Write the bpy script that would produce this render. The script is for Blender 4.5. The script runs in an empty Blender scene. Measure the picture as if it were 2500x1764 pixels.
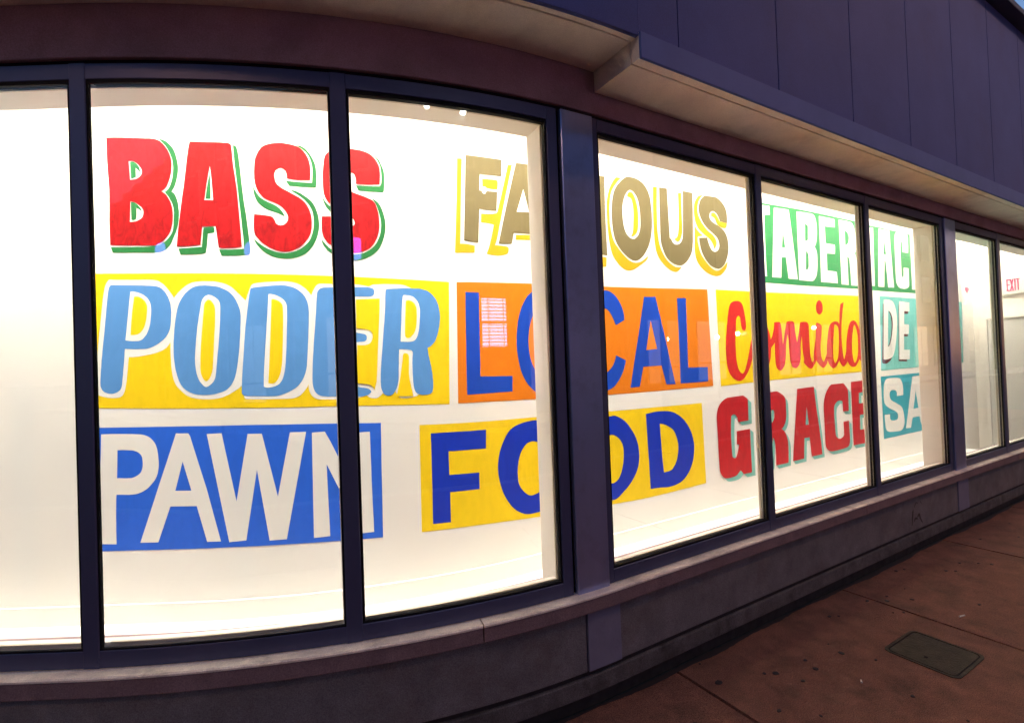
import bpy, bmesh, math, random
from mathutils import Matrix, Vector
from mathutils.geometry import delaunay_2d_cdt
random.seed(7)
scene = bpy.context.scene
COL = scene.collection

# ------------------------------------------------------------------ camera
cam_data = bpy.data.cameras.new("camera")
cam = bpy.data.objects.new("camera", cam_data)
COL.objects.link(cam)
cam_data.sensor_width = 36.0
cam_data.lens = 1220.715 / 2500.0 * 36.0
cam_data.clip_start = 0.02
cam_data.clip_end = 3000.0
_m = ((9.99327881e-01, 0.0, 3.66576869e-02),
      (4.95038775e-04, 9.99908812e-01, -1.34952882e-02),
      (-3.66543441e-02, 1.35043648e-02, 9.99236754e-01))
cam.matrix_world = Matrix(((_m[0][0], _m[0][2], -_m[0][1], 0.0),
                           (_m[1][0], _m[1][2], -_m[1][1], 0.0),
                           (_m[2][0], _m[2][2], -_m[2][1], 1.6),
                           (0, 0, 0, 1)))
scene.camera = cam

# ------------------------------------------------------------------ sky, sun, exposure
world = bpy.data.worlds.new("World")
scene.world = world
world.use_nodes = True
wn = world.node_tree.nodes
wl = world.node_tree.links
bg = wn["Background"]
sky = wn.new("ShaderNodeTexSky")
sky.sky_type = 'NISHITA'
sky.sun_disc = False
SUN_ELEV = math.radians(1.0)
SUN_ROT = math.radians(75)
sky.sun_elevation = SUN_ELEV
sky.sun_rotation = SUN_ROT
sky.ozone_density = 3.0
wl.new(sky.outputs[0], bg.inputs[0])
bg.inputs[1].default_value = 0.08

sun_data = bpy.data.lights.new("sun", 'SUN')
sun_data.energy = 0.01
sun_data.angle = math.radians(20)
sun_data.color = (1.0, 0.85, 0.75)
sun = bpy.data.objects.new("sun", sun_data)
COL.objects.link(sun)
_el = math.radians(3)
_d = Vector((math.sin(SUN_ROT) * math.cos(_el), math.cos(SUN_ROT) * math.cos(_el), math.sin(_el)))
sun.rotation_euler = _d.to_track_quat('Z', 'Y').to_euler()
sun.location = (0, 0, 20)

scene.view_settings.view_transform = 'Standard'
scene.view_settings.look = 'None'
scene.view_settings.exposure = 3.0
scene.view_settings.gamma = 1.0
scene.render.engine = 'CYCLES'
scene.cycles.use_denoising = True
scene.cycles.use_light_tree = False
scene.cycles.max_bounces = 7
scene.cycles.diffuse_bounces = 4
scene.cycles.transparent_max_bounces = 12
scene.cycles.use_adaptive_sampling = True
scene.cycles.adaptive_threshold = 0.02
scene.cycles.sample_clamp_indirect = 6.0

# ------------------------------------------------------------------ facade line: straight, bend, straight
TH = math.radians(30.5503841)
D0, RAD, YL = 1.8888, 4.2, 1.888
NX, NY = -math.sin(TH), math.cos(TH)
UX, UY = math.cos(TH), math.sin(TH)
_vx = (math.cos(TH) * YL - D0) / math.sin(TH)
_t = RAD * math.tan(TH / 2)
T2 = (_vx + UX * _t, YL + UY * _t)
T1 = (_vx - _t, YL)
CC = (T2[0] + NX * RAD, T2[1] + NY * RAD)
ARC = RAD * TH

def F(s, o):
    """plan point at length s along the glass line, o metres inwards of it"""
    if s >= 0:
        return (T2[0] + UX * s + NX * o, T2[1] + UY * s + NY * o)
    if -s < ARC:
        b = TH + s / RAD
        return (CC[0] + math.sin(b) * (RAD - o), CC[1] - math.cos(b) * (RAD - o))
    return (T1[0] + s + ARC, T1[1] + o)

def P(s, o, z):
    x, y = F(s, o)
    return Vector((x, y, z))

# heights above the pavement
Z_GT, Z_FT, Z_GB, Z_FB = 2.759, 2.819, 0.598, 0.534
Z_SILLB = 0.452
Z_SOFH, Z_SOFL = 3.04, 2.94
OVER = 0.32
S_STEP = -0.026
OFF = 0.65          # painted display wall behind the glass
Z_FLOOR = 0.385
S_END = 6.43        # where the display wall stops

# ------------------------------------------------------------------ materials
MATS = {}
def new_mat(name):
    m = bpy.data.materials.new(name)
    m.use_nodes = True
    nt = m.node_tree
    for n_ in list(nt.nodes):
        nt.nodes.remove(n_)
    out = nt.nodes.new("ShaderNodeOutputMaterial")
    MATS[name] = m
    return m, nt, out

def surf(name, col, rough=0.6, metal=0.0, var=0.12, scale=6.0, bump=0.0, bscale=60.0,
         stretch=(1, 1, 1), dark=None, dark_amt=0.0, dark_scale=2.0, spec=0.5, detail=5.0, distort=0.0, speck=0.0):
    m, nt, out = new_mat(name)
    N, L = nt.nodes, nt.links
    b = N.new("ShaderNodeBsdfPrincipled")
    L.new(b.outputs[0], out.inputs[0])
    geo = N.new("ShaderNodeNewGeometry")
    mp = N.new("ShaderNodeMapping")
    mp.inputs['Scale'].default_value = stretch
    L.new(geo.outputs['Position'], mp.inputs[0])
    nz = N.new("ShaderNodeTexNoise")
    nz.inputs['Scale'].default_value = scale
    nz.inputs['Detail'].default_value = detail
    nz.inputs['Roughness'].default_value = 0.6
    nz.inputs['Distortion'].default_value = distort
    L.new(mp.outputs[0], nz.inputs['Vector'])
    ramp = N.new("ShaderNodeMapRange")
    ramp.inputs[1].default_value = 0.3
    ramp.inputs[2].default_value = 0.7
    ramp.inputs[3].default_value = 1.0 - var
    ramp.inputs[4].default_value = 1.0 + var
    L.new(nz.outputs[0], ramp.inputs[0])
    mul = N.new("ShaderNodeVectorMath")
    mul.operation = 'SCALE'
    mul.inputs[0].default_value = col
    L.new(ramp.outputs[0], mul.inputs['Scale'])
    last = mul.outputs[0]
    if dark is not None:
        n2 = N.new("ShaderNodeTexNoise")
        n2.inputs['Scale'].default_value = dark_scale
        n2.inputs['Detail'].default_value = 5.0
        n2.inputs['Roughness'].default_value = 0.7
        L.new(geo.outputs['Position'], n2.inputs['Vector'])
        r2 = N.new("ShaderNodeMapRange")
        r2.inputs[1].default_value = 0.5
        r2.inputs[2].default_value = 0.75
        r2.inputs[3].default_value = 0.0
        r2.inputs[4].default_value = dark_amt
        L.new(n2.outputs[0], r2.inputs[0])
        mx = N.new("ShaderNodeMix")
        mx.data_type = 'RGBA'
        mx.inputs[7].default_value = (*dark, 1)
        L.new(r2.outputs[0], mx.inputs[0])
        L.new(last, mx.inputs[6])
        last = mx.outputs[2]
    if speck > 0:
        n4 = N.new("ShaderNodeTexNoise")
        n4.inputs['Scale'].default_value = 230.0
        n4.inputs['Detail'].default_value = 3.0
        L.new(geo.outputs['Position'], n4.inputs['Vector'])
        r4 = N.new("ShaderNodeMapRange")
        r4.inputs[1].default_value = 0.35
        r4.inputs[2].default_value = 0.65
        r4.inputs[3].default_value = 1.0 - speck
        r4.inputs[4].default_value = 1.0 + speck
        L.new(n4.outputs[0], r4.inputs[0])
        m4 = N.new("ShaderNodeVectorMath"); m4.operation = 'SCALE'
        L.new(last, m4.inputs[0]); L.new(r4.outputs[0], m4.inputs['Scale'])
        last = m4.outputs[0]
    L.new(last, b.inputs['Base Color'])
    b.inputs['Roughness'].default_value = rough
    b.inputs['Metallic'].default_value = metal
    b.inputs['Specular IOR Level'].default_value = spec
    if bump > 0:
        n3 = N.new("ShaderNodeTexNoise")
        n3.inputs['Scale'].default_value = bscale
        n3.inputs['Detail'].default_value = 3.0
        L.new(geo.outputs['Position'], n3.inputs['Vector'])
        bp = N.new("ShaderNodeBump")
        bp.inputs['Strength'].default_value = bump
        bp.inputs['Distance'].default_value = 0.004
        L.new(n3.outputs[0], bp.inputs['Height'])
        L.new(bp.outputs[0], b.inputs['Normal'])
    return m

def emit(name, col, strength):
    m, nt, out = new_mat(name)
    e = nt.nodes.new("ShaderNodeEmission")
    e.inputs[0].default_value = (*col, 1)
    e.inputs[1].default_value = strength
    nt.links.new(e.outputs[0], out.inputs[0])
    return m

def glass_mat(name, f0=0.045, tint=(0.985, 0.99, 0.98)):
    m, nt, out = new_mat(name)
    N, L = nt.nodes, nt.links
    lw = N.new("ShaderNodeLayerWeight")
    lw.inputs[0].default_value = 0.5
    pw = N.new("ShaderNodeMath"); pw.operation = 'POWER'; pw.inputs[1].default_value = 5.0
    L.new(lw.outputs['Facing'], pw.inputs[0])
    ma = N.new("ShaderNodeMath"); ma.operation = 'MULTIPLY_ADD'
    ma.inputs[1].default_value = 1.0 - f0
    ma.inputs[2].default_value = f0
    L.new(pw.outputs[0], ma.inputs[0])
    tr = N.new("ShaderNodeBsdfTransparent"); tr.inputs[0].default_value = (*tint, 1)
    gl = N.new("ShaderNodeBsdfGlossy"); gl.inputs['Roughness'].default_value = 0.0
    gl.inputs[0].default_value = (1, 1, 1, 1)
    mx = N.new("ShaderNodeMixShader")
    L.new(ma.outputs[0], mx.inputs[0]); L.new(tr.outputs[0], mx.inputs[1]); L.new(gl.outputs[0], mx.inputs[2])
    L.new(mx.outputs[0], out.inputs[0])
    return m

surf('frame_metal', (0.075, 0.085, 0.165), rough=0.42, metal=0.35, var=0.1, scale=3, stretch=(1, 1, .3), bump=.05, bscale=200)
surf('gasket', (0.006, 0.006, 0.007), rough=0.8, var=.05, spec=.2)
surf('gasket_pale', (0.55, 0.48, 0.36), rough=0.6, var=.05)
surf('pillar_metal', (0.34, 0.40, 0.66), rough=0.28, metal=0.75, var=0.12, scale=3, stretch=(1, 1, .25), dark=(.12, .12, .2), dark_amt=.3, dark_scale=7, bump=.04, bscale=120)
surf('bulkhead_paint', (0.33, 0.20, 0.22), speck=.15, rough=0.85, var=.15, scale=5, bump=.25, bscale=90, dark=(.1, .06, .06), dark_amt=.4, dark_scale=3)
surf('soffit_plaster', (0.84, 0.74, 0.62), speck=.08, rough=0.9, var=.1, scale=4, bump=.2, bscale=70, dark=(.25, .17, .13), dark_amt=.35, dark_scale=2.5)
surf('panel_paint', (0.055, 0.08, 0.27), speck=.12, rough=0.75, var=.1, scale=2.5, bump=.15, bscale=140, dark=(.06, .055, .14), dark_amt=.35, dark_scale=1.5)
surf('band_paint', (0.085, 0.13, 0.36), rough=0.7, var=.1, scale=3, bump=.1)
surf('joint_dark', (0.02, 0.018, 0.025), rough=.9, var=.1)
surf('coping_metal', (0.05, 0.045, 0.06), rough=.6, metal=.2, var=.1)
surf('sill_top_lit', (0.80, 0.70, 0.57), rough=0.85, var=.16, scale=14, bump=.3, bscale=80, dark=(.2, .15, .11), dark_amt=.6, dark_scale=6, speck=.12)  # sill top: window light put into the colour as a paler tone
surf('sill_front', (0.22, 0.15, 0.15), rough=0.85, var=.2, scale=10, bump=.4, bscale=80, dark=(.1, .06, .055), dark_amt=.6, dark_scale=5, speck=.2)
surf('base_stucco', (0.16, 0.155, 0.155), speck=.25, rough=0.9, var=.22, scale=7, bump=.5, bscale=70, dark=(.12, .085, .07), dark_amt=.6, dark_scale=3)
surf('plinth_stained', (0.10, 0.095, 0.092), speck=.3, rough=.92, var=.3, scale=9, bump=.6, bscale=70, dark=(.03, .025, .02), dark_amt=.8, dark_scale=6)
surf('base_panel', (0.19, 0.19, 0.26), rough=0.85, var=.12, scale=7, bump=.3, bscale=70)
surf('groove', (0.035, 0.03, 0.028), rough=.95, var=.3, scale=20)
surf('slab_concrete', (0.185, 0.078, 0.047), rough=0.88, var=.25, scale=7, bump=1.0, bscale=170, dark=(.045, .03, .016), dark_amt=.7, dark_scale=4.0, detail=10, distort=.6, speck=.55)
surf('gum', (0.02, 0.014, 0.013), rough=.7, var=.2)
surf('cover_iron', (0.052, 0.043, 0.024), rough=.75, metal=.25, var=.35, scale=18, bump=.9, bscale=110, speck=.4)
surf('asphalt', (0.05, 0.05, 0.052), rough=.9, var=.2, scale=30, bump=.6, bscale=120)
surf('kerb_stone', (0.25, 0.23, 0.21), rough=.9, var=.15)
surf('wall_white', (0.83, 0.80, 0.73), spec=.2, rough=0.65, var=.02, scale=2.2, detail=1.0)
surf('reveal_white', (0.80, 0.74, 0.65), rough=0.7, var=.02, scale=3, detail=1.0)
surf('floor_white', (0.62, 0.60, 0.56), rough=0.55, var=.05, scale=12, detail=3.0)
surf('door_white', (0.66, 0.65, 0.60), rough=0.5, var=.02)
surf('handle_steel', (0.5, 0.5, 0.5), rough=.3, metal=1, var=.05)
surf('paint_spill', (0.05, 0.07, 0.3), rough=.5, var=.2)
surf('graffiti', (0.012, 0.010, 0.002), rough=.6, var=.3, scale=40)
glass_mat('window_glass')
PAINT = dict(red=(.40, .006, .008), green=(.026, .18, .048), olive=(.175, .138, .062), gold=(.64, .35, .012), white=(.83, .80, .73),
             yellow=(.90, .62, .008), skyblue=(.10, .28, .60), orange=(.76, .20, .008), royal=(.010, .065, .46), blue=(.025, .135, .70),
             cobalt=(.007, .036, .46), red2=(.66, .025, .022), red3=(.52, .012, .018), teal2=(.19, .52, .44), leaf=(.035, .26, .08),
             aqua=(.19, .56, .50), aqua2=(.05, .40, .48), maroon=(.13, .03, .03), cream=(.83, .80, .73))
for k_, c_ in PAINT.items():
    v_ = .30 if k_ == 'red' else (.012 if k_ in ('white', 'cream') else (.12 if k_ in ('red2', 'red3', 'green') else .045))
    surf('paint_' + k_, c_, rough=.45, spec=.25, var=v_, scale=26 if k_ == 'red' else 13, stretch=(1, 1, .45), bump=.0, distort=1.6, detail=3.0)

# ------------------------------------------------------------------ object helpers
def tag(o, label=None, cat=None, group=None, kind=None):
    if label: o["label"] = label
    if cat: o["category"] = cat
    if group: o["group"] = group
    if kind: o["kind"] = kind
    return o

def empty(name, loc=(0, 0, 0)):
    o = bpy.data.objects.new(name, None)
    o.empty_display_size = 0.1
    COL.objects.link(o)
    o.location = loc
    return o

def obj(name, bm, mat, parent=None, smooth=False, recalc=True):
    if recalc:
        bmesh.ops.recalc_face_normals(bm, faces=bm.faces[:])
    me = bpy.data.meshes.new(name)
    bm.to_mesh(me); bm.free()
    if smooth:
        for p_ in me.polygons: p_.use_smooth = True
    me.materials.append(MATS[mat])
    o = bpy.data.objects.new(name, me)
    COL.objects.link(o)
    if parent is not None:
        o.parent = parent
        o.matrix_parent_inverse = Matrix.Translation(-parent_loc(parent))
    return o

def parent_loc(p):
    v = Vector(p.location)
    q = p
    while q.parent is not None:
        # parents are only ever translated
        v = Vector((0, 0, 0)) if q.type == 'MESH' else v
        q = q.parent
    return Vector(p.location) if p.type == 'EMPTY' else Vector((0, 0, 0))

def samples(s0, s1, ds=0.1):
    """sample lengths; fine on the bend, sparse on the straights"""
    pts = [s0, s1]
    a, b = max(s0, -ARC), min(s1, 0.0)
    if b > a:
        k = max(1, int(math.ceil((b - a) / ds)))
        pts += [a + (b - a) * i / k for i in range(k + 1)]
    pts = sorted(pts)
    out = [pts[0]]
    for p_ in pts[1:]:
        if p_ - out[-1] > 1e-5: out.append(p_)
    return out

def sweep(bm, prof, s0, s1, ds=0.1, caps=True):
    rings = []
    for s in samples(s0, s1, ds):
        rings.append([bm.verts.new(P(s, o, z)) for o, z in prof])
    n_ = len(prof)
    for r0, r1 in zip(rings, rings[1:]):
        for i in range(n_):
            j = (i + 1) % n_
            bm.faces.new((r0[i], r0[j], r1[j], r1[i]))
    if caps:
        bm.faces.new(rings[0]); bm.faces.new(rings[-1][::-1])
    return bm

def rect(o0, o1, z0, z1, c=0.003):
    c = min(c, abs(o1 - o0) * .4, abs(z1 - z0) * .4)
    if c <= 0: return [(o0, z0), (o1, z0), (o1, z1), (o0, z1)]
    return [(o0 + c, z0), (o1 - c, z0), (o1, z0 + c), (o1, z1 - c), (o1 - c, z1), (o0 + c, z1), (o0, z1 - c), (o0, z0 + c)]

def bar(name, s0, s1, o0, o1, z0, z1, mat, parent=None, c=0.003, ds=0.1):
    bm = bmesh.new()
    sweep(bm, rect(o0, o1, z0, z1, c), s0, s1, ds)
    return obj(name, bm, mat, parent)

def post(name, s0, s1, o0, o1, z0, z1, mat, parent=None, c=0.003):
    """upright bar: chamfered in plan"""
    bm = bmesh.new()
    add_post(bm, s0, s1, o0, o1, z0, z1, c)
    return obj(name, bm, mat, parent)

def add_post(bm, s0, s1, o0, o1, z0, z1, c=0.003):
    pr = rect(s0, s1, o0, o1, c)
    lo = [bm.verts.new(P(a, b, z0)) for a, b in pr]
    hi = [bm.verts.new(P(a, b, z1)) for a, b in pr]
    k = len(pr)
    for i in range(k):
        j = (i + 1) % k
        bm.faces.new((lo[i], lo[j], hi[j], hi[i]))
    bm.faces.new(lo[::-1]); bm.faces.new(hi)

def sheet(bm, loops, o):
    """flat outline(s) in (s, z) laid on the wall at offset o, following the bend"""
    verts, edges = [], []
    def inside_add(q):
        base = len(verts)
        pts = []
        for i, a in enumerate(q):
            b = q[(i + 1) % len(q)]
            k = max(1, int(math.ceil(abs(b[0] - a[0]) / 0.05)))
            for t_ in range(k):
                pts.append((a[0] + (b[0] - a[0]) * t_ / k, a[1] + (b[1] - a[1]) * t_ / k))
        verts.extend(Vector(p_) for p_ in pts)
        for i in range(len(pts)):
            edges.append((base + i, base + (i + 1) % len(pts)))
    for q in loops: inside_add(q)
    xs = [v[0] for v in verts]; zs = [v[1] for v in verts]
    if min(xs) < 0.0 and max(xs) - min(xs) > .06:
        x = math.floor(min(xs) / .04) * .04 + .02
        while x < max(xs):
            z = min(zs) + .04
            while z < max(zs):
                verts.append(Vector((x, z))); z += .08
            x += .04
    vo, eo, fo, _, _, _ = delaunay_2d_cdt(verts, edges, [], 0, 1e-6)
    def inside(x, z):
        c = False
        for q in loops:
            j = len(q) - 1
            for i in range(len(q)):
                (xi, zi), (xj, zj) = q[i], q[j]
                if (zi > z) != (zj > z) and x < (xj - xi) * (z - zi) / (zj - zi) + xi: c = not c
                j = i
        return c
    bv = {}
    for f_ in fo:
        if not inside(sum(vo[i][0] for i in f_) / len(f_), sum(vo[i][1] for i in f_) / len(f_)): continue
        vs = []
        for i in f_:
            if i not in bv:
                bv[i] = bm.verts.new(P(vo[i][0], o, vo[i][1]))
            vs.append(bv[i])
        try:
            bm.faces.new(vs)
        except ValueError:
            pass

# ------------------------------------------------------------------ ground
def flat(bm, pts, z):
    bm.faces.new([bm.verts.new((x, y, z)) for x, y in pts])

bm = bmesh.new()
flat(bm, [(-900, -900), (900, -900), (900, 900), (-900, 900)], -0.16)
tag(obj('ground', bm, 'asphalt'), kind='structure')

# pavement of large cast slabs with open joints
walk = empty('sidewalk'); tag(walk, kind='structure')
bm = bmesh.new(); sweep(bm, rect(-4.6, 0.0, -0.155, -0.02, 0), -9.0, 16.6, .2); obj('sidewalk_bed', bm, 'joint_dark', walk)
S_J = 0.353
ROWS = [(-2.28, -0.022), (-4.55, -2.292)]
k0, k1 = -6, 10
for k in range(k0, k1):
    for o0, o1 in ROWS:
        a, b = S_J + 1.645 * k, S_J + 1.645 * (k + 1)
        bar('paving_slab', a + .009, b - .009, o0, o1, -0.1, random.uniform(-.001, .001), 'slab_concrete', walk, c=.006, ds=.15)
bar('kerb', -9.0, 16.6, -4.75, -4.605, -0.157, 0.004, 'kerb_stone', walk, c=.02, ds=.2)
# trodden gum
bm = bmesh.new()
def gum(s, o, r, el=1.0):
    k = 9; a0 = random.random() * 6
    vs = []
    for i in range(k):
        a = a0 + 2 * math.pi * i / k
        rr = r * random.uniform(.8, 1.15)
        vs.append((s + rr * math.cos(a) * el, o + rr * math.sin(a)))
    lo = [bm.verts.new(P(x, y, .0012)) for x, y in vs]
    hi = [bm.verts.new(P(s + (x - s) * .8, o + (y - o) * .8, .004)) for x, y in vs]
    for i in range(k):
        j = (i + 1) % k
        bm.faces.new((lo[i], lo[j], hi[j], hi[i]))
    bm.faces.new(hi)
GUM = [(.95, -.42, .014), (.98, -.35, .009), (1.2, -.42, .016), (.75, -.33, .015), (.70, -.30, .010), (.80, -.44, .009), (1.95, -.21, .011), (2.05, -.28, .013), (2.12, -.25, .010), (2.2, -.36, .013), (1.28, -.55, .008),
       (1.55, -.18, .010), (1.6, -.21, .008), (2.9, -.3, .012), (2.95, -.34, .009), (3.15, -.3, .010), (3.3, -.44, .011), (3.25, -.38, .008), (1.5, -.75, .011), (1.45, -.68, .008), (2.2, -.9, .011), (1.1, -.78, .009), (.45, -.22, .016), (.5, -.5, .010), (.62, -.62, .008), (2.45, -.62, .009), (2.7, -.12, .008), (2.62, -.1, .010), (3.9, -.2, .010), (3.8, -.5, .011), (4.2, -.36, .009), (4.6, -.2, .010), (4.9, -.42, .009), (.12, -.35, .012), (.2, -.6, .01)]
for g in GUM: gum(g[0], g[1], g[2], random.uniform(.9, 1.5))
for _ in range(150):
    gum(random.uniform(-5, 9), random.uniform(-4.4, -.06), random.uniform(.003, .009), random.uniform(.8, 1.6))
tag(obj('gum_spots', bm, 'gum', walk), kind='stuff')

# dirt along the foot of the wall, with the shade there painted in
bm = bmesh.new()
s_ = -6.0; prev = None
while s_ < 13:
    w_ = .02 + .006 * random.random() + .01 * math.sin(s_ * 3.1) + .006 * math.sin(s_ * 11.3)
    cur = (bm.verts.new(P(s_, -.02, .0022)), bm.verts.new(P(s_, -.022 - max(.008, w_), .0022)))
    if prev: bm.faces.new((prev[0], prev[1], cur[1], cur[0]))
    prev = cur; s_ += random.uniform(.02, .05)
tag(obj('wall_foot_dirt_shade', bm, 'gum', walk), kind='stuff')

# utility cover let into the slab
cover = empty('utility_cover', P(1.59, -.686, 0))
tag(cover, 'rectangular iron utility cover with rounded corners set in the brown sidewalk', 'utility cover')
def rounded(s0, s1, o0, o1, r, k=5):
    pts = []
    for cs, co, a in ((s1 - r, o1 - r, 0), (s0 + r, o1 - r, 90), (s0 + r, o0 + r, 180), (s1 - r, o0 + r, 270)):
        for i in range(k + 1):
            t_ = math.radians(a + 90 * i / k)
            pts.append((cs + r * math.cos(t_), co + r * math.sin(t_)))
    return pts
def prism(bm, pts, z0, z1):
    lo = [bm.verts.new(P(a, b, z0)) for a, b in pts]; hi = [bm.verts.new(P(a, b, z1)) for a, b in pts]
    k = len(pts)
    for i in range(k):
        j = (i + 1) % k
        bm.faces.new((lo[i], lo[j], hi[j], hi[i]))
    bm.faces.new(hi); bm.faces.new(lo[::-1])
cs0, cs1, co0, co1 = 1.412, 1.772, -.85, -.522
bm = bmesh.new()
a_ = rounded(cs0, cs1, co0, co1, .04); b_ = rounded(cs0 + .014, cs1 - .014, co0 + .014, co1 - .014, .03)
va = [bm.verts.new(P(x, y, .0045)) for x, y in a_]; vb = [bm.verts.new(P(x, y, .0045)) for x, y in b_]
vc = [bm.verts.new(P(x, y, .0015)) for x, y in a_]; vd = [bm.verts.new(P(x, y, .0015)) for x, y in b_]
for i in range(len(a_)):
    j = (i + 1) % len(a_)
    bm.faces.new((va[i], va[j], vb[j], vb[i])); bm.faces.new((va[i], vc[i], vc[j], va[j])); bm.faces.new((vb[i], vb[j], vd[j], vd[i]))
obj('rim', bm, 'cover_iron', cover)
bm = bmesh.new(); prism(bm, rounded(cs0 + .012, cs1 - .012, co0 + .012, co1 - .012, .03), .0012, .0022); obj('gap', bm, 'gasket', cover)
bm = bmesh.new(); prism(bm, rounded(cs0 + .021, cs1 - .021, co0 + .021, co1 - .021, .026), .002, .0042); obj('lid', bm, 'cover_iron', cover)
bm = bmesh.new(); prism(bm, rounded(1.50, 1.52, -.69, -.675, .006), .0035, .0052); obj('lifting_slot', bm, 'gasket', cover)

# ------------------------------------------------------------------ the storefront
shop = empty('storefront_building', P(2.0, 0, 0))
tag(shop, 'dusk lit storefront with rounded corner, big framed display windows and panelled upper wall', 'building')
S0, S1 = -6.8, 14.0

# base wall under the windows
for a, b in ((S0, -.205), (-.195, .0), (.003, 4.03), (4.04, 4.27), (4.273, S1)):
    pan = (b - a) < .3
    bar('base_wall', a, b, -.024 if pan else -.018, .3, .17, Z_SILLB, 'base_panel' if pan else 'base_stucco', shop, c=.002)
bar('base_groove', S0, S1, -.002, .29, .143, .169, 'groove', shop, c=0)
bar('plinth', S0, S1, -.019, .28, .058, .1425, 'plinth_stained', shop, c=.004)
bar('base_recess', S0, S1, .012, .27, -.018, .0575, 'groove', shop, c=0)
# sill pieces
cuts = [S0, -3.9, -.72, 2.35, 5.5, 6.85, 9.9, S1]
for a, b in zip(cuts, cuts[1:]):
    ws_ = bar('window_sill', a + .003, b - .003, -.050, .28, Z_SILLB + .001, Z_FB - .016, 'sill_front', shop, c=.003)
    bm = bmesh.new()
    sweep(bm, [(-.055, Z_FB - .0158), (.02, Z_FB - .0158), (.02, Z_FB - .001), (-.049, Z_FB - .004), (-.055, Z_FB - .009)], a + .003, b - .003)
    obj('lit_sill_cap', bm, 'sill_top_lit', ws_)

# windows: clear openings between mullions
PANES = [(-6.3, -4.2), (-4.12, -3.2), (-3.13, -2.222), (-2.160, -1.262), (-1.20, -.306), (-.008, 1.268), (1.328, 2.63), (2.69, 3.98), (4.325, 5.37), (5.45, 6.7), (6.77, 8.0)]
PILL = [(-.306, -.008), (3.98, 4.325)]
FO, FI = .0, .05
for a, b in PANES:
    w = bar('window_head_rail', a, b, FO, .014, Z_GT, Z_FT, 'frame_metal', shop, c=.002)
    bar('glazing_channel', a, b, .0141, FI, Z_GT + .0003, Z_FT, 'gasket', w, c=0)
    w2 = bar('window_sill_rail', a, b, FO, .03, Z_FB, Z_GB, 'frame_metal', shop, c=.002)
    # the bent panes sit almost flush, the straight ones a little deeper
    g, r0, r1, r2, r3 = (.008, .001, .006, .013, .02) if a < -1.5 else (.010, .006, .0175, .0265, .04)
    bm = bmesh.new()
    for q0, q1, gg in ((r0, r1, g), (r2, r3, g * .5)):
        sweep(bm, rect(q0, q1, Z_GT - gg - .006, Z_GT - .0005, 0), a, b)
        sweep(bm, rect(q0, q1, Z_GB + .0005, Z_GB + gg, 0), a, b)
        add_post(bm, a + .0005, a + gg, q0 + .0003, q1 - .0003, Z_GB + gg, Z_GT - gg - .006, 0)
        add_post(bm, b - gg, b - .0005, q0 + .0003, q1 - .0003, Z_GB + gg, Z_GT - gg - .006, 0)
    obj('gasket', bm, 'gasket', w)
    bm = bmesh.new()
    sweep(bm, rect(r1 + .0005, r2 - .0005, Z_GB + .001, Z_GT - .001, 0), a + .001, b - .001, ds=.04)
    obj('glass', bm, 'window_glass', w)
    bm = bmesh.new()
    sweep(bm, rect(.051, .06, Z_GT - .006, Z_GT - .0005, 0), a, b)
    sweep(bm, rect(.051, .06, Z_GB + .0005, Z_GB + .006, 0), a, b)
    add_post(bm, b - .007, b - .001, .051, .06, Z_GB + .006, Z_GT - .006, 0)
    obj('glazing_bead', bm, 'gasket_pale', w)
for (a0, a1), (b0, b1) in zip(PANES, PANES[1:]):
    if b0 - a1 < .2:
        mu = post('mullion', a1, b0, FO - .003, .014, Z_FB + .0005, Z_FT - .0005, 'frame_metal', shop, c=.003)
        if a1 < -2: continue
        bm = bmesh.new()
        add_post(bm, a1 + .001, b0 - .001, .0142, .019, Z_GB - .02, Z_GT + .02, 0)
        add_post(bm, a1 + .001, b0 - .001, .0272, .033, Z_GB - .02, Z_GT + .02, 0)
        obj('gasket', bm, 'gasket', mu)
        post('glazing_bead', a1 + .0015, b0 - .0015, .0192, .027, Z_GB - .02, Z_GT + .02, 'gasket_pale', mu, c=0)
        if a1 > -1.4:
            sh = .016 if a1 < 0 else .0
            post('inner_mullion', a1 + .001 - sh, b0 - .001 - 1.4 * sh, .0332, .062 if a1 < 0 else .072, Z_GB - .02, Z_GT + .02, 'reveal_white', mu, c=.002)
for a, b in PILL:
    jl = post('jamb', a, a + .055, FO, .014, Z_FB, Z_FT, 'frame_metal', shop, c=.003)
    bm = bmesh.new()
    add_post(bm, a + .001, a + .05, .0142, .022, Z_GB - .02, Z_GT + .02, 0)
    add_post(bm, a + .001, a + .05, .030, .036, Z_GB - .02, Z_GT + .02, 0)
    obj('gasket', bm, 'gasket', jl)
    post('glazing_bead', a + .0015, a + .049, .0222, .0298, Z_GB - .02, Z_GT + .02, 'gasket_pale', jl, c=0)
    post('inner_jamb', a + .0012, a + .0495, .0362, FI + .0005, Z_GB - .02, Z_GT + .02, 'reveal_white', jl, c=0)
    post('jamb', b - .036, b, FO, FI, Z_FB, Z_FT, 'frame_metal', shop, c=.003)
    post('gap_backing', a + .0505, b - .0365, 0.02, FI - .002, Z_FB, Z_FT - .001, 'gasket', shop, c=0)
    pl = post('pillar', a + .072, b - .038, -.012, .019, Z_FB - .004, Z_FT - .002, 'pillar_metal', shop, c=.004)
    post('pillar_return', a + .002, b - .002, FI + .001, .205, Z_FLOOR, Z_GT + .25, 'reveal_white', shop, c=.002)
# header behind the glass, curb behind the glass
bar('window_head_box', S0 + .1, 8.0, FI + .012, .20, Z_GT, Z_GT + .35, 'reveal_white', shop, c=.002)
bar('window_curb', S0 + .1, 8.0, FI + .012, .10, Z_FLOOR - .05, Z_GB, 'reveal_white', shop, c=.002)
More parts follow.
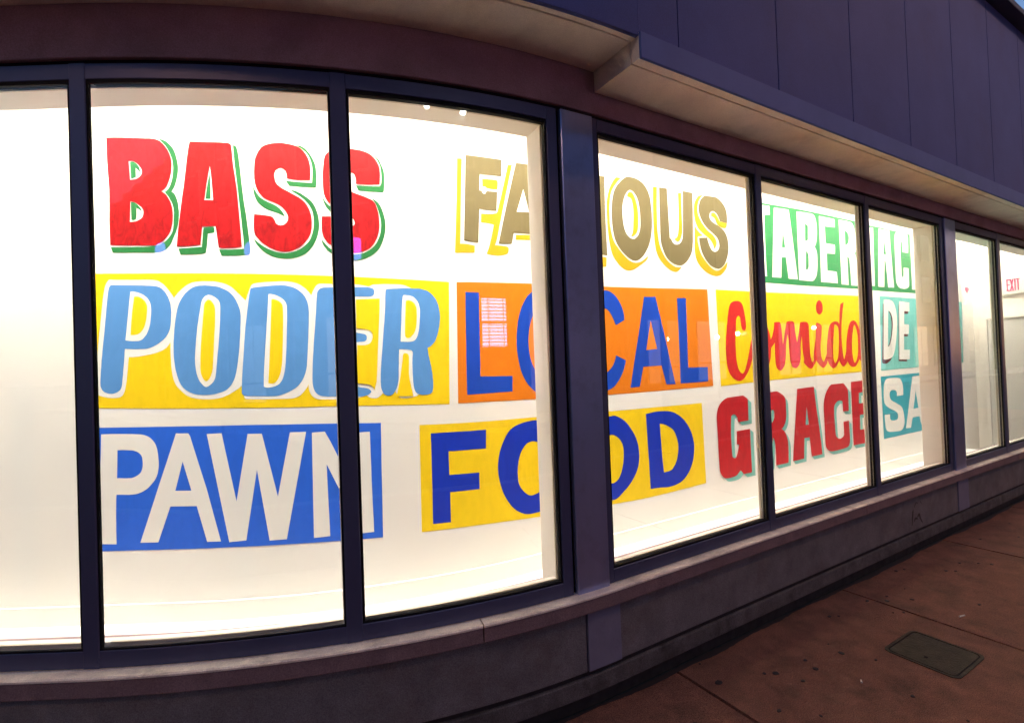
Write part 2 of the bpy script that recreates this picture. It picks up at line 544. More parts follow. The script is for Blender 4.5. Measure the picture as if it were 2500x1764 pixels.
# bulkhead above the frames, shadow gap
bar('bulkhead_backing', S0, S1, .012, .06, Z_FT - .004, Z_SOFH + .3, 'gasket', shop, c=0)
bar('bulkhead', S0, S1, -.012, .011, Z_FT + .016, Z_SOFH + .03, 'bulkhead_paint', shop, c=.003)
# soffit, two levels
bar('soffit', S0, S_STEP - .002, -OVER + .052, -.013, Z_SOFH, Z_SOFH + .03, 'soffit_plaster', shop, c=.002)
bar('soffit_edge', S0, S_STEP, -OVER + .001, -OVER + .048, Z_SOFH + .001, Z_SOFH + .03, 'soffit_plaster', shop, c=.002)
bar('soffit', S_STEP, S1, -OVER + .052, -.013, Z_SOFL, Z_SOFH + .028, 'soffit_plaster', shop, c=.002)
bar('soffit_edge', S_STEP, S1, -OVER + .001, -OVER + .048, Z_SOFL + .001, Z_SOFH + .028, 'soffit_plaster', shop, c=.002)
bar('soffit_joint', S0, S1, -OVER + .04, -OVER + .06, Z_SOFH + .006, Z_SOFH + .027, 'joint_dark', shop, c=0)
bar('soffit_joint', S_STEP + .04, S1, -OVER + .04, -OVER + .06, Z_SOFL + .006, Z_SOFH + .005, 'joint_dark', shop, c=0)
bar('fascia_band', S_STEP, S1, -OVER - .014, -OVER, Z_SOFL - .004, Z_SOFL + .115, 'band_paint', shop, c=.003)
# upper wall: tall panels on a dark backing
Z_TOP = 4.66
bar('panel_backing', S0, S1, -OVER + .022, -OVER + .06, Z_SOFH + .031, Z_TOP, 'joint_dark', shop, c=0)
pj = [-6.8] + [.229 + .794 * i for i in range(-8, 18)]
for a, b in zip(pj, pj[1:]):
    zb = Z_SOFL + .116 if a > S_STEP - .3 else Z_SOFH
    if a < S_STEP < b:
        bar('wall_panel', a + .003, S_STEP - .001, -OVER, -OVER + .021, Z_SOFH, Z_TOP, 'panel_paint', shop, c=.002)
        bar('wall_panel', S_STEP, b - .003, -OVER, -OVER + .021, Z_SOFL + .116, Z_TOP, 'panel_paint', shop, c=.002)
    else:
        bar('wall_panel', a + .0045, b - .0045, -OVER, -OVER + .021, zb if a > S_STEP else Z_SOFH, Z_TOP, 'panel_paint', shop, c=.002)
bar('roof_coping', S0, S1, -OVER - .10, .3, Z_TOP, Z_TOP + .055, 'coping_metal', shop, c=.004)
bar('roof_slab', S0, S1, .31, 6.0, 3.95, 4.2, 'reveal_white', shop, c=0)

bar('pier_wall', 8.0, S1, .002, .3, Z_FB, Z_FT + .02, 'bulkhead_paint', shop, c=.003)
post('flank_wall', S1 - .2, S1 - .001, .302, 6.0, 0.0, 3.94, 'base_stucco', shop, c=0)
post('flank_wall', S0 + .001, S0 + .09, .302, 6.0, 0.0, 3.94, 'base_stucco', shop, c=0)

# ------------------------------------------------------------------ inside
bm = bmesh.new(); sweep(bm, rect(OFF, OFF + .09, Z_FLOOR - .02, 3.75, 0), S0 + .1, S_END, ds=.04); obj('display_wall', bm, 'wall_white', shop)
bm = bmesh.new(); sweep(bm, [(OFF - .004, Z_FLOOR), (OFF - .0005, Z_FLOOR), (OFF - .0005, Z_FLOOR + .1), (OFF - .001, Z_FLOOR + .1), (OFF - .004, Z_FLOOR + .096)], S0 + .1, S_END, ds=.05)
obj('baseboard', bm, 'wall_white', shop)
bar('display_floor', S0 + .1, S_END, .09, OFF, Z_FLOOR - .04, Z_FLOOR, 'floor_white', shop, c=0)
bar('room_ceiling', S0 + .1, 8.1, .06, 1.2, 3.76, 3.8, 'wall_white', shop, c=0)
bar('front_wall_inside', S0 + .1, 8.1, .07, .19, Z_GT + .351, 3.76, 'wall_white', shop, c=0)
post('side_wall', S0 + .1, S0 + .2, .062, 1.2, 0.54, 3.74, 'wall_white', shop, c=0)
# entry space past the display wall
post('return_wall', S_END, S_END + .08, OFF, 1.0, 0.0, 3.75, 'wall_white', shop, c=.002)
bar('back_wall', S_END + .08, 8.0, 1.0, 1.08, 0.0, 3.76, 'wall_white', shop, c=0)
post('end_wall', 8.0, 8.1, .305, 1.08, 0.0, 3.76, 'wall_white', shop, c=0)
bar('entry_floor', S_END + .0, 8.0, .05, 1.0, -.02, .012, 'floor_white', shop, c=0)
for z_ in (.0,):
    dr = post('door', 7.975, 7.999, .27, .84, .015, 2.05, 'door_white', shop, c=.002)
    bm = bmesh.new()
    add_post(bm, 7.955, 7.9985, .842, .89, .012, 2.1, .002)
    add_post(bm, 7.955, 7.9985, .22, .268, .012, 2.1, .002)
    add_post(bm, 7.955, 7.9985, .268, .842, 2.055, 2.1, .002)
    obj('door_frame', bm, 'wall_white', dr)
    bm = bmesh.new()
    add_post(bm, 7.93, 7.975, .75, .775, 1.18, 1.42, .003)
    obj('door_handle', bm, 'handle_steel', dr)
# ceiling wash lights along the window heads
def area(name, s, o, z, ts, to, tz, sx, sy, energy, col=(1.0, .955, .875), spread=180):
    d = bpy.data.lights.new(name, 'AREA')
    d.shape = 'RECTANGLE'; d.size = sx; d.size_y = sy; d.energy = energy; d.color = col
    d.spread = math.radians(spread)
    o_ = bpy.data.objects.new(name, d); COL.objects.link(o_)
    p0, p1 = P(s, o, z), P(ts, to, tz)
    zax = (p0 - p1).normalized()
    tan = (P(s + .05, o, z) - P(s - .05, o, z)).normalized()
    xax = (tan - zax * tan.dot(zax)).normalized(); yax = zax.cross(xax)
    m = Matrix((xax, yax, zax)).transposed().to_4x4(); m.translation = p0
    o_.matrix_world = m
    o_.parent = shop; o_.matrix_parent_inverse = Matrix.Translation(-Vector(shop.location))
    return o_
LIGHT = 0.0415
s_ = -6.3
while s_ < 6.3:
    area('wall_wash_light', s_, .23, 3.62, s_, OFF, 1.35, 1.05, .05, 42 * LIGHT, spread=64)
    area('wall_wash_light', s_, .298, 3.66, s_, OFF, 1.2, 1.05, .05, 27 * LIGHT, spread=80)
    s_ += 1.1
area('wall_wash_light', 7.2, .5, 3.7, 7.2, .5, 0, 1.2, .5, 240 * LIGHT)

LETTERS = """
bass B red 1 -2604,2852 -2587,2851 -2567,2851 -2545,2850 -2522,2849 -2495,2847 -2466,2845 -2438,2843 -2414,2841 -2399,2840 -2385,2840 -2372,2838 -2361,2836 -2350,2833 -2341,2829 -2332,2824 -2324,2817 -2315,2808 -2307,2798 -2299,2786 -2292,2775 -2286,2762 -2282,2750 -2278,2737 -2276,2724 -2275,2712 -2274,2699 -2275,2687 -2276,2674 -2278,2661 -2281,2649 -2284,2636 -2288,2625 -2292,2614 -2296,2605 -2300,2596 -2305,2588 -2311,2581 -2317,2575 -2324,2570 -2331,2566 -2325,2563 -2318,2558 -2312,2553 -2306,2547 -2301,2539 -2296,2531 -2291,2522 -2287,2513 -2283,2502 -2280,2491 -2277,2479 -2276,2467 -2275,2454 -2275,2440 -2276,2426 -2277,2413 -2279,2399 -2282,2385 -2286,2372 -2291,2359 -2297,2348 -2305,2337 -2313,2328 -2321,2319 -2329,2312 -2338,2306 -2347,2301 -2355,2298 -2360,2295 -2365,2293 -2369,2292 -2375,2291 -2386,2291 -2399,2292 -2413,2293 -2429,2293 -2453,2294 -2482,2295 -2511,2296 -2536,2297 -2554,2298 -2571,2299 -2585,2300 -2598,2301 -2598,2328 -2599,2359 -2599,2393 -2599,2429 -2598,2468 -2597,2511 -2596,2554 -2596,2595 -2598,2633 -2600,2671 -2602,2707 -2603,2740 -2604,2772 -2604,2801 -2604,2828|-2493,2726 -2486,2727 -2480,2727 -2473,2726 -2467,2724 -2461,2720 -2454,2716 -2448,2711 -2443,2705 -2438,2698 -2433,2691 -2429,2683 -2427,2676 -2427,2669 -2428,2662 -2430,2656 -2434,2651 -2438,2646 -2444,2642 -2450,2638 -2457,2635 -2464,2633 -2472,2632 -2480,2631 -2488,2631|-2490,2520 -2484,2520 -2478,2518 -2471,2516 -2464,2513 -2457,2509 -2449,2503 -2442,2497 -2436,2491 -2432,2485 -2428,2478 -2426,2471 -2425,2464 -2425,2456 -2427,2449 -2429,2441 -2433,2435 -2439,2430 -2447,2425 -2455,2421 -2463,2417 -2471,2416 -2479,2415 -2487,2415 -2495,2416
bass B green 0 -2337,2834 -2329,2834 -2321,2832 -2312,2828 -2303,2823 -2294,2816 -2284,2807 -2275,2797 -2267,2786 -2261,2774 -2255,2760 -2251,2745 -2248,2731 -2245,2718 -2243,2704 -2242,2691 -2242,2677 -2243,2663 -2245,2649 -2248,2636 -2251,2623 -2254,2613 -2257,2603 -2260,2594 -2264,2586 -2268,2579 -2272,2573 -2275,2567 -2279,2563 -2274,2559 -2268,2555 -2263,2548 -2259,2541 -2255,2530 -2251,2517 -2248,2504 -2246,2490 -2245,2477 -2244,2464 -2244,2450 -2245,2436 -2246,2423 -2247,2410 -2250,2396 -2253,2383 -2258,2368 -2263,2353 -2270,2339 -2275,2326 -2281,2314 -2286,2303 -2291,2294 -2297,2285 -2304,2278 -2311,2271 -2319,2266 -2327,2261 -2335,2258 -2344,2256 -2353,2255 -2364,2254 -2382,2254 -2404,2255 -2428,2256 -2455,2257 -2484,2258 -2517,2259 -2552,2260 -2586,2261 -2596,2290 -2557,2289 -2520,2288 -2485,2287 -2454,2287 -2430,2286 -2407,2286 -2388,2287 -2371,2288 -2362,2289 -2354,2292 -2346,2295 -2338,2299 -2329,2304 -2321,2309 -2312,2315 -2304,2323 -2297,2331 -2290,2340 -2283,2351 -2278,2363 -2275,2377 -2273,2393 -2272,2410 -2271,2425 -2270,2439 -2269,2453 -2270,2466 -2271,2479 -2274,2490 -2277,2501 -2281,2511 -2287,2521 -2292,2532 -2299,2543 -2307,2553 -2314,2563 -2307,2567 -2301,2573 -2294,2579 -2289,2587 -2284,2597 -2280,2608 -2276,2620 -2273,2632 -2271,2645 -2269,2659 -2268,2673 -2267,2686 -2268,2699 -2269,2712 -2271,2724 -2274,2736 -2279,2750 -2284,2763 -2290,2776 -2296,2787 -2301,2795 -2305,2801 -2311,2807 -2316,2813 -2321,2819 -2326,2824 -2332,2830
bass B green 2 -2486,2721 -2482,2723 -2477,2723 -2472,2723 -2467,2721 -2462,2718 -2455,2713 -2450,2708 -2445,2701 -2441,2694 -2438,2685 -2436,2675 -2434,2665 -2438,2669 -2441,2673 -2444,2677 -2447,2680 -2450,2684 -2453,2686 -2455,2689 -2458,2691 -2458,2643 -2482,2635
bass B green 2 -2487,2515 -2483,2516 -2478,2516 -2473,2515 -2468,2513 -2463,2509 -2456,2504 -2450,2498 -2444,2491 -2440,2485 -2436,2478 -2434,2471 -2432,2464 -2435,2468 -2439,2472 -2443,2476 -2447,2479 -2450,2482 -2454,2484 -2458,2485 -2461,2486 -2460,2468 -2460,2453 -2461,2440 -2463,2430 -2466,2426 -2470,2425 -2475,2424 -2479,2424 -2482,2425 -2484,2425 -2486,2427 -2487,2429
bass A red 1 -2168,2816 -2139,2815 -2108,2814 -2078,2812 -2048,2811 -2019,2810 -1990,2809 -1964,2807 -1944,2806 -1938,2804 -1932,2802 -1928,2799 -1925,2794 -1923,2777 -1921,2755 -1919,2728 -1917,2700 -1912,2665 -1907,2626 -1901,2582 -1896,2533 -1892,2475 -1887,2410 -1883,2341 -1879,2271 -1898,2269 -1916,2267 -1935,2266 -1952,2266 -1969,2266 -1985,2266 -2000,2267 -2014,2269 -2029,2379 -2108,2380 -2121,2286 -2141,2285 -2162,2283 -2182,2282 -2200,2282 -2218,2281 -2235,2281 -2249,2281 -2260,2282 -2256,2316 -2252,2353 -2247,2392 -2241,2432 -2234,2474 -2226,2517 -2217,2560 -2209,2601 -2203,2641 -2196,2680 -2191,2716 -2185,2746 -2181,2767 -2177,2786 -2173,2802|-2053,2687 -2051,2673 -2049,2657 -2047,2638 -2045,2618 -2044,2595 -2042,2568 -2040,2540 -2039,2512 -2091,2514 -2087,2534 -2084,2555 -2079,2576 -2075,2598 -2069,2620 -2064,2643 -2058,2666
bass A green 2 -2055,2652 -2054,2633 -2053,2613 -2053,2594 -2052,2577 -2052,2561 -2053,2545 -2053,2531 -2054,2519 -2082,2520 -2081,2532 -2079,2546 -2076,2561 -2073,2577 -2069,2595 -2065,2613 -2060,2633
bass A green 0 -2101,2374 -2083,2375 -2067,2375 -2054,2375 -2044,2374 -2041,2373 -2038,2372 -2037,2370 -2036,2367 -2036,2363 -2036,2358 -2037,2352 -2039,2346 -2044,2346 -2049,2345 -2054,2344 -2059,2344 -2064,2343 -2068,2343 -2072,2342 -2076,2342 -2077,2327 -2079,2313 -2081,2300 -2082,2287 -2084,2275 -2087,2264 -2089,2254 -2091,2246 -2097,2243 -2103,2241 -2111,2240 -2120,2239 -2142,2238 -2171,2238 -2205,2238 -2241,2238 -2252,2271 -2114,2275
bass A green 0 -1914,2794 -1909,2794 -1905,2793 -1901,2791 -1897,2788 -1894,2783 -1891,2776 -1889,2768 -1887,2759 -1884,2743 -1882,2724 -1880,2703 -1877,2679 -1874,2647 -1871,2608 -1867,2569 -1863,2533 -1860,2504 -1856,2478 -1852,2453 -1848,2425 -1844,2390 -1840,2351 -1836,2315 -1833,2287 -1832,2276 -1831,2266 -1830,2257 -1831,2249 -1832,2243 -1833,2238 -1836,2233 -1838,2229 -1856,2228 -1876,2227 -1896,2227 -1916,2226 -1937,2226 -1958,2226 -1979,2227 -1999,2227 -2013,2260 -1995,2259 -1976,2259 -1957,2258 -1939,2258 -1920,2259 -1902,2259 -1884,2260 -1868,2262 -1868,2274 -1868,2289 -1869,2306 -1870,2325 -1874,2362 -1878,2410 -1883,2460 -1888,2508 -1892,2553 -1897,2598 -1902,2641 -1906,2679 -1909,2713 -1911,2744 -1913,2771
bass S red 1 -1642,2809 -1627,2809 -1611,2807 -1596,2805 -1581,2803 -1567,2800 -1554,2797 -1542,2793 -1530,2788 -1518,2780 -1507,2771 -1497,2760 -1489,2749 -1482,2737 -1476,2724 -1472,2709 -1469,2694 -1468,2676 -1468,2657 -1469,2637 -1472,2617 -1488,2616 -1506,2616 -1523,2616 -1540,2616 -1557,2617 -1574,2619 -1591,2621 -1606,2623 -1606,2632 -1606,2641 -1607,2649 -1610,2656 -1613,2663 -1618,2668 -1623,2672 -1628,2675 -1632,2677 -1637,2678 -1642,2678 -1647,2677 -1653,2675 -1659,2672 -1665,2668 -1671,2664 -1674,2659 -1677,2653 -1679,2646 -1680,2639 -1679,2630 -1677,2620 -1675,2610 -1670,2601 -1665,2594 -1658,2588 -1650,2582 -1641,2576 -1630,2570 -1617,2564 -1603,2558 -1590,2551 -1576,2544 -1561,2537 -1547,2530 -1534,2523 -1523,2515 -1514,2508 -1505,2500 -1498,2492 -1491,2482 -1485,2471 -1480,2459 -1476,2447 -1472,2435 -1470,2423 -1469,2410 -1469,2397 -1470,2382 -1471,2367 -1475,2351 -1479,2337 -1486,2324 -1494,2312 -1504,2301 -1514,2290 -1525,2281 -1537,2272 -1549,2265 -1562,2259 -1576,2253 -1590,2249 -1604,2245 -1619,2244 -1635,2244 -1652,2245 -1668,2248 -1684,2252 -1700,2258 -1716,2264 -1731,2272 -1744,2280 -1757,2288 -1769,2297 -1779,2307 -1788,2316 -1795,2324 -1800,2331 -1803,2339 -1805,2349 -1807,2367 -1806,2389 -1805,2413 -1802,2439 -1787,2437 -1772,2436 -1757,2434 -1744,2433 -1732,2431 -1720,2430 -1710,2429 -1702,2426 -1696,2423 -1692,2419 -1689,2414 -1686,2410 -1683,2404 -1681,2399 -1679,2393 -1675,2389 -1670,2385 -1665,2383 -1658,2381 -1652,2380 -1645,2381 -1637,2382 -1630,2385 -1624,2389 -1618,2394 -1612,2401 -1608,2408 -1606,2416 -1606,2424 -1608,2433 -1612,2441 -1617,2450 -1623,2458 -1631,2466 -1639,2474 -1649,2481 -1658,2487 -1668,2491 -1679,2495 -1690,2500 -1703,2504 -1716,2509 -1729,2514 -1741,2520 -1752,2528 -1761,2537 -1770,2547 -1777,2558 -1783,2570 -1788,2582 -1792,2595 -1794,2608 -1796,2622 -1796,2637 -1796,2652 -1795,2667 -1794,2683 -1792,2699 -1790,2715 -1786,2730 -1779,2744 -1771,2759 -1761,2772 -1751,2783 -1740,2790 -1729,2795 -1717,2799 -1703,2802 -1689,2805 -1674,2807 -1658,2808
bass S green 0 -1548,2798 -1539,2799 -1530,2798 -1520,2796 -1511,2792 -1501,2787 -1492,2780 -1483,2771 -1474,2762 -1466,2752 -1458,2740 -1451,2728 -1445,2716 -1440,2704 -1437,2692 -1435,2680 -1434,2665 -1433,2647 -1434,2626 -1435,2603 -1438,2580 -1457,2580 -1478,2580 -1498,2581 -1518,2581 -1538,2582 -1557,2583 -1576,2584 -1593,2585 -1614,2612 -1597,2611 -1579,2609 -1560,2608 -1541,2607 -1521,2606 -1501,2606 -1481,2605 -1461,2605 -1459,2622 -1457,2640 -1456,2657 -1456,2673 -1457,2687 -1459,2700 -1462,2712 -1466,2724 -1471,2735 -1476,2746 -1484,2756 -1493,2765 -1504,2774 -1518,2783 -1533,2791
bass S green 0 -1587,2562 -1579,2563 -1571,2563 -1562,2561 -1552,2558 -1540,2553 -1527,2547 -1513,2539 -1501,2532 -1489,2524 -1479,2517 -1468,2508 -1460,2499 -1452,2487 -1445,2475 -1440,2462 -1435,2448 -1431,2434 -1429,2419 -1427,2404 -1426,2389 -1427,2374 -1429,2359 -1433,2344 -1437,2329 -1443,2315 -1450,2300 -1458,2287 -1467,2274 -1478,2262 -1489,2250 -1502,2240 -1516,2231 -1531,2224 -1548,2218 -1565,2213 -1583,2210 -1601,2208 -1620,2207 -1640,2208 -1658,2210 -1675,2212 -1692,2216 -1708,2221 -1723,2228 -1737,2235 -1751,2244 -1763,2253 -1773,2261 -1781,2269 -1788,2277 -1794,2284 -1798,2291 -1801,2296 -1804,2302 -1806,2307 -1807,2312 -1797,2303 -1786,2294 -1775,2286 -1763,2278 -1751,2271 -1739,2264 -1726,2258 -1713,2253 -1697,2248 -1681,2243 -1664,2240 -1647,2238 -1631,2237 -1614,2238 -1597,2240 -1582,2244 -1566,2248 -1552,2254 -1537,2261 -1524,2269 -1512,2278 -1500,2288 -1489,2299 -1480,2312 -1473,2326 -1467,2342 -1462,2359 -1459,2376 -1458,2393 -1458,2411 -1459,2428 -1461,2443 -1465,2457 -1470,2468 -1476,2479 -1483,2490 -1492,2500 -1502,2509 -1512,2518 -1525,2527 -1539,2536 -1554,2545 -1571,2554
bass S green 0 -1804,2592 -1803,2585 -1801,2578 -1798,2570 -1794,2562 -1789,2554 -1783,2545 -1776,2537 -1769,2529 -1761,2522 -1752,2517 -1743,2511 -1732,2506 -1719,2500 -1704,2495 -1689,2489 -1677,2483 -1667,2477 -1658,2471 -1651,2465 -1645,2458 -1638,2450 -1633,2442 -1628,2433 -1625,2425 -1634,2430 -1645,2435 -1656,2440 -1669,2445 -1682,2449 -1696,2453 -1711,2457 -1724,2462 -1737,2468 -1749,2475 -1760,2483 -1770,2491 -1779,2500 -1786,2510 -1792,2521 -1797,2533 -1801,2546 -1803,2561 -1804,2576
bass S red 1 -1253,2793 -1240,2793 -1227,2794 -1213,2794 -1200,2793 -1185,2792 -1170,2791 -1155,2788 -1141,2785 -1128,2781 -1115,2776 -1103,2770 -1093,2762 -1083,2753 -1073,2741 -1066,2730 -1059,2718 -1056,2708 -1053,2698 -1053,2687 -1052,2675 -1052,2661 -1053,2645 -1054,2629 -1056,2613 -1073,2611 -1091,2610 -1110,2608 -1128,2607 -1147,2607 -1165,2607 -1184,2607 -1201,2608 -1201,2615 -1200,2622 -1200,2629 -1201,2636 -1203,2643 -1205,2650 -1208,2657 -1212,2662 -1216,2665 -1222,2667 -1228,2668 -1233,2668 -1238,2668 -1243,2666 -1248,2663 -1253,2660 -1257,2654 -1262,2648 -1266,2641 -1268,2633 -1270,2625 -1270,2616 -1269,2607 -1267,2599 -1264,2592 -1260,2585 -1254,2579 -1246,2574 -1237,2569 -1225,2564 -1212,2560 -1198,2556 -1184,2552 -1169,2548 -1154,2544 -1140,2539 -1128,2535 -1116,2531 -1106,2526 -1097,2519 -1089,2510 -1083,2498 -1078,2485 -1074,2472 -1070,2460 -1068,2447 -1067,2434 -1066,2420 -1065,2407 -1065,2394 -1066,2381 -1068,2368 -1071,2354 -1076,2339 -1082,2324 -1090,2311 -1098,2298 -1108,2286 -1119,2275 -1131,2266 -1143,2259 -1157,2253 -1171,2249 -1186,2245 -1201,2243 -1216,2241 -1233,2241 -1249,2242 -1265,2245 -1283,2248 -1300,2253 -1316,2258 -1331,2265 -1346,2272 -1360,2280 -1372,2287 -1382,2295 -1390,2303 -1396,2312 -1402,2321 -1406,2332 -1409,2343 -1411,2355 -1412,2368 -1412,2382 -1412,2398 -1411,2414 -1409,2430 -1393,2430 -1376,2431 -1359,2431 -1343,2431 -1328,2430 -1313,2429 -1298,2428 -1286,2426 -1283,2416 -1279,2407 -1275,2399 -1270,2392 -1264,2387 -1257,2383 -1250,2381 -1244,2380 -1237,2380 -1230,2383 -1224,2386 -1219,2389 -1217,2393 -1215,2397 -1215,2402 -1216,2406 -1218,2411 -1220,2415 -1223,2419 -1228,2423 -1234,2429 -1241,2435 -1250,2442 -1261,2448 -1273,2454 -1288,2460 -1303,2466 -1318,2472 -1330,2479 -1343,2486 -1354,2493 -1364,2501 -1373,2510 -1380,2520 -1387,2531 -1391,2543 -1395,2557 -1396,2573 -1397,2590 -1397,2607 -1397,2624 -1397,2641 -1396,2658 -1394,2675 -1392,2693 -1389,2712 -1386,2730 -1382,2744 -1377,2754 -1371,2761 -1363,2768 -1355,2773 -1344,2778 -1332,2782 -1319,2785 -1306,2787 -1293,2789 -1280,2791 -1266,2792
bass S green 0 -1096,2774 -1087,2770 -1079,2766 -1071,2760 -1063,2753 -1056,2745 -1050,2736 -1045,2725 -1040,2715 -1035,2705 -1031,2695 -1028,2685 -1026,2672 -1026,2651 -1027,2624 -1029,2598 -1031,2580 -1032,2576 -1034,2574 -1037,2572 -1040,2570 -1056,2570 -1073,2571 -1091,2571 -1110,2571 -1128,2571 -1148,2572 -1167,2572 -1186,2573 -1202,2601 -1184,2601 -1165,2601 -1147,2601 -1128,2601 -1110,2601 -1092,2601 -1075,2602 -1059,2602 -1054,2606 -1050,2611 -1047,2616 -1046,2623 -1044,2635 -1043,2652 -1044,2669 -1045,2684 -1047,2697 -1049,2709 -1053,2720 -1059,2731 -1066,2743 -1075,2754 -1085,2764
bass S green 0 -1113,2538 -1102,2534 -1091,2529 -1081,2523 -1072,2516 -1065,2509 -1059,2501 -1053,2492 -1048,2482 -1044,2471 -1039,2459 -1036,2447 -1033,2435 -1030,2423 -1029,2411 -1028,2399 -1028,2387 -1029,2373 -1031,2359 -1035,2344 -1039,2330 -1045,2314 -1053,2297 -1062,2282 -1071,2267 -1083,2255 -1095,2245 -1108,2235 -1122,2227 -1138,2220 -1154,2213 -1171,2208 -1187,2204 -1203,2202 -1219,2201 -1234,2200 -1250,2201 -1267,2203 -1284,2206 -1301,2211 -1317,2216 -1333,2222 -1347,2229 -1361,2237 -1373,2245 -1384,2253 -1392,2262 -1400,2270 -1406,2279 -1410,2287 -1413,2295 -1415,2303 -1415,2310 -1408,2301 -1399,2292 -1391,2283 -1382,2275 -1374,2267 -1365,2261 -1356,2255 -1345,2249 -1330,2244 -1314,2240 -1296,2236 -1278,2233 -1259,2232 -1239,2232 -1219,2232 -1201,2234 -1184,2237 -1169,2241 -1155,2246 -1141,2253 -1127,2261 -1114,2270 -1101,2281 -1090,2293 -1081,2306 -1073,2321 -1066,2336 -1061,2351 -1058,2366 -1056,2381 -1055,2397 -1056,2412 -1058,2427 -1061,2441 -1065,2455 -1069,2468 -1073,2480 -1077,2492 -1082,2502 -1087,2511 -1093,2519 -1100,2527 -1106,2533
bass S green 0 -1403,2553 -1402,2544 -1400,2535 -1397,2526 -1392,2517 -1387,2509 -1381,2502 -1373,2495 -1365,2488 -1354,2481 -1342,2475 -1329,2468 -1318,2462 -1307,2455 -1298,2448 -1288,2441 -1280,2435 -1294,2435 -1307,2436 -1321,2438 -1333,2442 -1345,2447 -1356,2454 -1366,2462 -1375,2471 -1382,2479 -1388,2489 -1393,2498 -1397,2509 -1400,2519 -1402,2531 -1403,2542
famous F olive 1 -483,2828 -215,2833 -221,2733 -386,2727 -392,2633 -257,2637 -269,2523 -397,2524 -413,2328 -516,2335
famous F gold 0 -544,2801 -511,2804 -514,2756 -518,2701 -522,2643 -526,2582 -530,2518 -534,2451 -538,2382 -542,2315 -530,2316 -517,2316 -503,2316 -490,2316 -477,2314 -464,2313 -451,2311 -440,2309 -442,2269 -582,2262 -576,2329 -570,2399 -565,2470 -560,2539 -555,2607 -551,2675 -547,2740
famous F gold 0 -368,2702 -356,2703 -343,2704 -330,2705 -317,2705 -303,2706 -288,2707 -274,2707 -263,2707 -259,2706 -256,2705 -253,2703 -252,2701 -251,2692 -252,2681 -253,2667 -255,2652 -264,2651 -275,2650 -287,2649 -298,2649 -312,2650 -327,2651 -340,2653 -351,2654 -357,2655 -362,2657 -366,2658 -369,2660
famous A olive 1 -100,2831 0,2836 16,2783 32,2724 48,2663 62,2602 75,2539 88,2474 99,2410 109,2348 20,2342 12,2411 -139,2405 -158,2338 -262,2331 -245,2387 -227,2447 -207,2510 -187,2573 -166,2637 -144,2703 -122,2769|-47,2679 -6,2543 -109,2535
famous A gold 0 -167,2809 -133,2814 -143,2782 -154,2748 -165,2712 -176,2676 -188,2640 -199,2603 -211,2566 -223,2527 -235,2485 -249,2439 -261,2397 -271,2364 -276,2352 -281,2340 -285,2329 -290,2321 -277,2322 -264,2322 -251,2322 -238,2322 -224,2321 -209,2321 -196,2319 -187,2315 -184,2308 -184,2300 -188,2289 -195,2278 -207,2273 -222,2269 -236,2266 -252,2264 -268,2262 -285,2262 -302,2262 -317,2262 -328,2263 -338,2264 -347,2265 -354,2267 -347,2282 -339,2299 -331,2319 -324,2340 -316,2363 -308,2388 -300,2415 -293,2441 -304,2443 -316,2444 -328,2446 -340,2446 -352,2447 -364,2447 -377,2447 -388,2447 -385,2498 -370,2499 -355,2499 -341,2500 -327,2501 -313,2503 -300,2504 -288,2507 -278,2509 -272,2511 -267,2514 -264,2518 -261,2522 -251,2551 -240,2584 -228,2618 -217,2654 -204,2692 -192,2731 -179,2770
famous A gold 0 -123,2395 2,2405 6,2373 -125,2365
famous M olive 1 194,2841 300,2845 378,2613 495,2857 609,2862 604,2615 608,2329 500,2334 502,2657 387,2401 347,2403 280,2640 272,2338 180,2340
famous M gold 0 524,2316 600,2316 599,2299 598,2283 597,2270 595,2260 595,2257 593,2255 591,2254 589,2252 517,2249
famous O olive 1 799,2888 807,2891 817,2894 827,2896 839,2897 854,2897 871,2897 888,2896 906,2893 923,2889 940,2883 957,2876 972,2866 987,2853 1000,2838 1012,2820 1021,2802 1028,2783 1032,2763 1035,2741 1037,2718 1040,2694 1041,2669 1041,2643 1041,2617 1039,2591 1037,2564 1033,2539 1028,2514 1022,2491 1015,2470 1006,2450 997,2430 985,2411 972,2392 958,2375 945,2360 932,2348 919,2338 907,2330 895,2324 884,2319 875,2316 865,2314 854,2314 842,2315 829,2318 815,2323 802,2329 785,2338 767,2350 749,2363 733,2376 719,2391 706,2406 694,2422 685,2440 677,2459 672,2480 667,2502 664,2524 661,2547 660,2570 659,2595 659,2620 661,2647 664,2675 668,2703 673,2727 679,2748 686,2767 694,2784 704,2800 714,2814 726,2827 739,2839 751,2851 763,2862 776,2872 788,2880|831,2803 839,2805 849,2804 858,2801 867,2797 875,2791 884,2783 892,2774 899,2765 904,2754 909,2743 913,2731 916,2717 919,2701 922,2682 923,2663 925,2643 925,2623 925,2602 925,2582 923,2563 920,2547 916,2532 910,2518 905,2506 899,2497 891,2489 884,2482 876,2476 870,2472 863,2468 857,2466 849,2466 840,2466 829,2468 819,2472 810,2477 801,2483 793,2491 785,2501 779,2512 773,2526 769,2541 765,2557 763,2574 760,2593 759,2613 758,2633 759,2652 760,2669 762,2686 766,2701 770,2717 776,2732 783,2748 791,2763 799,2775 806,2784 814,2792 822,2799
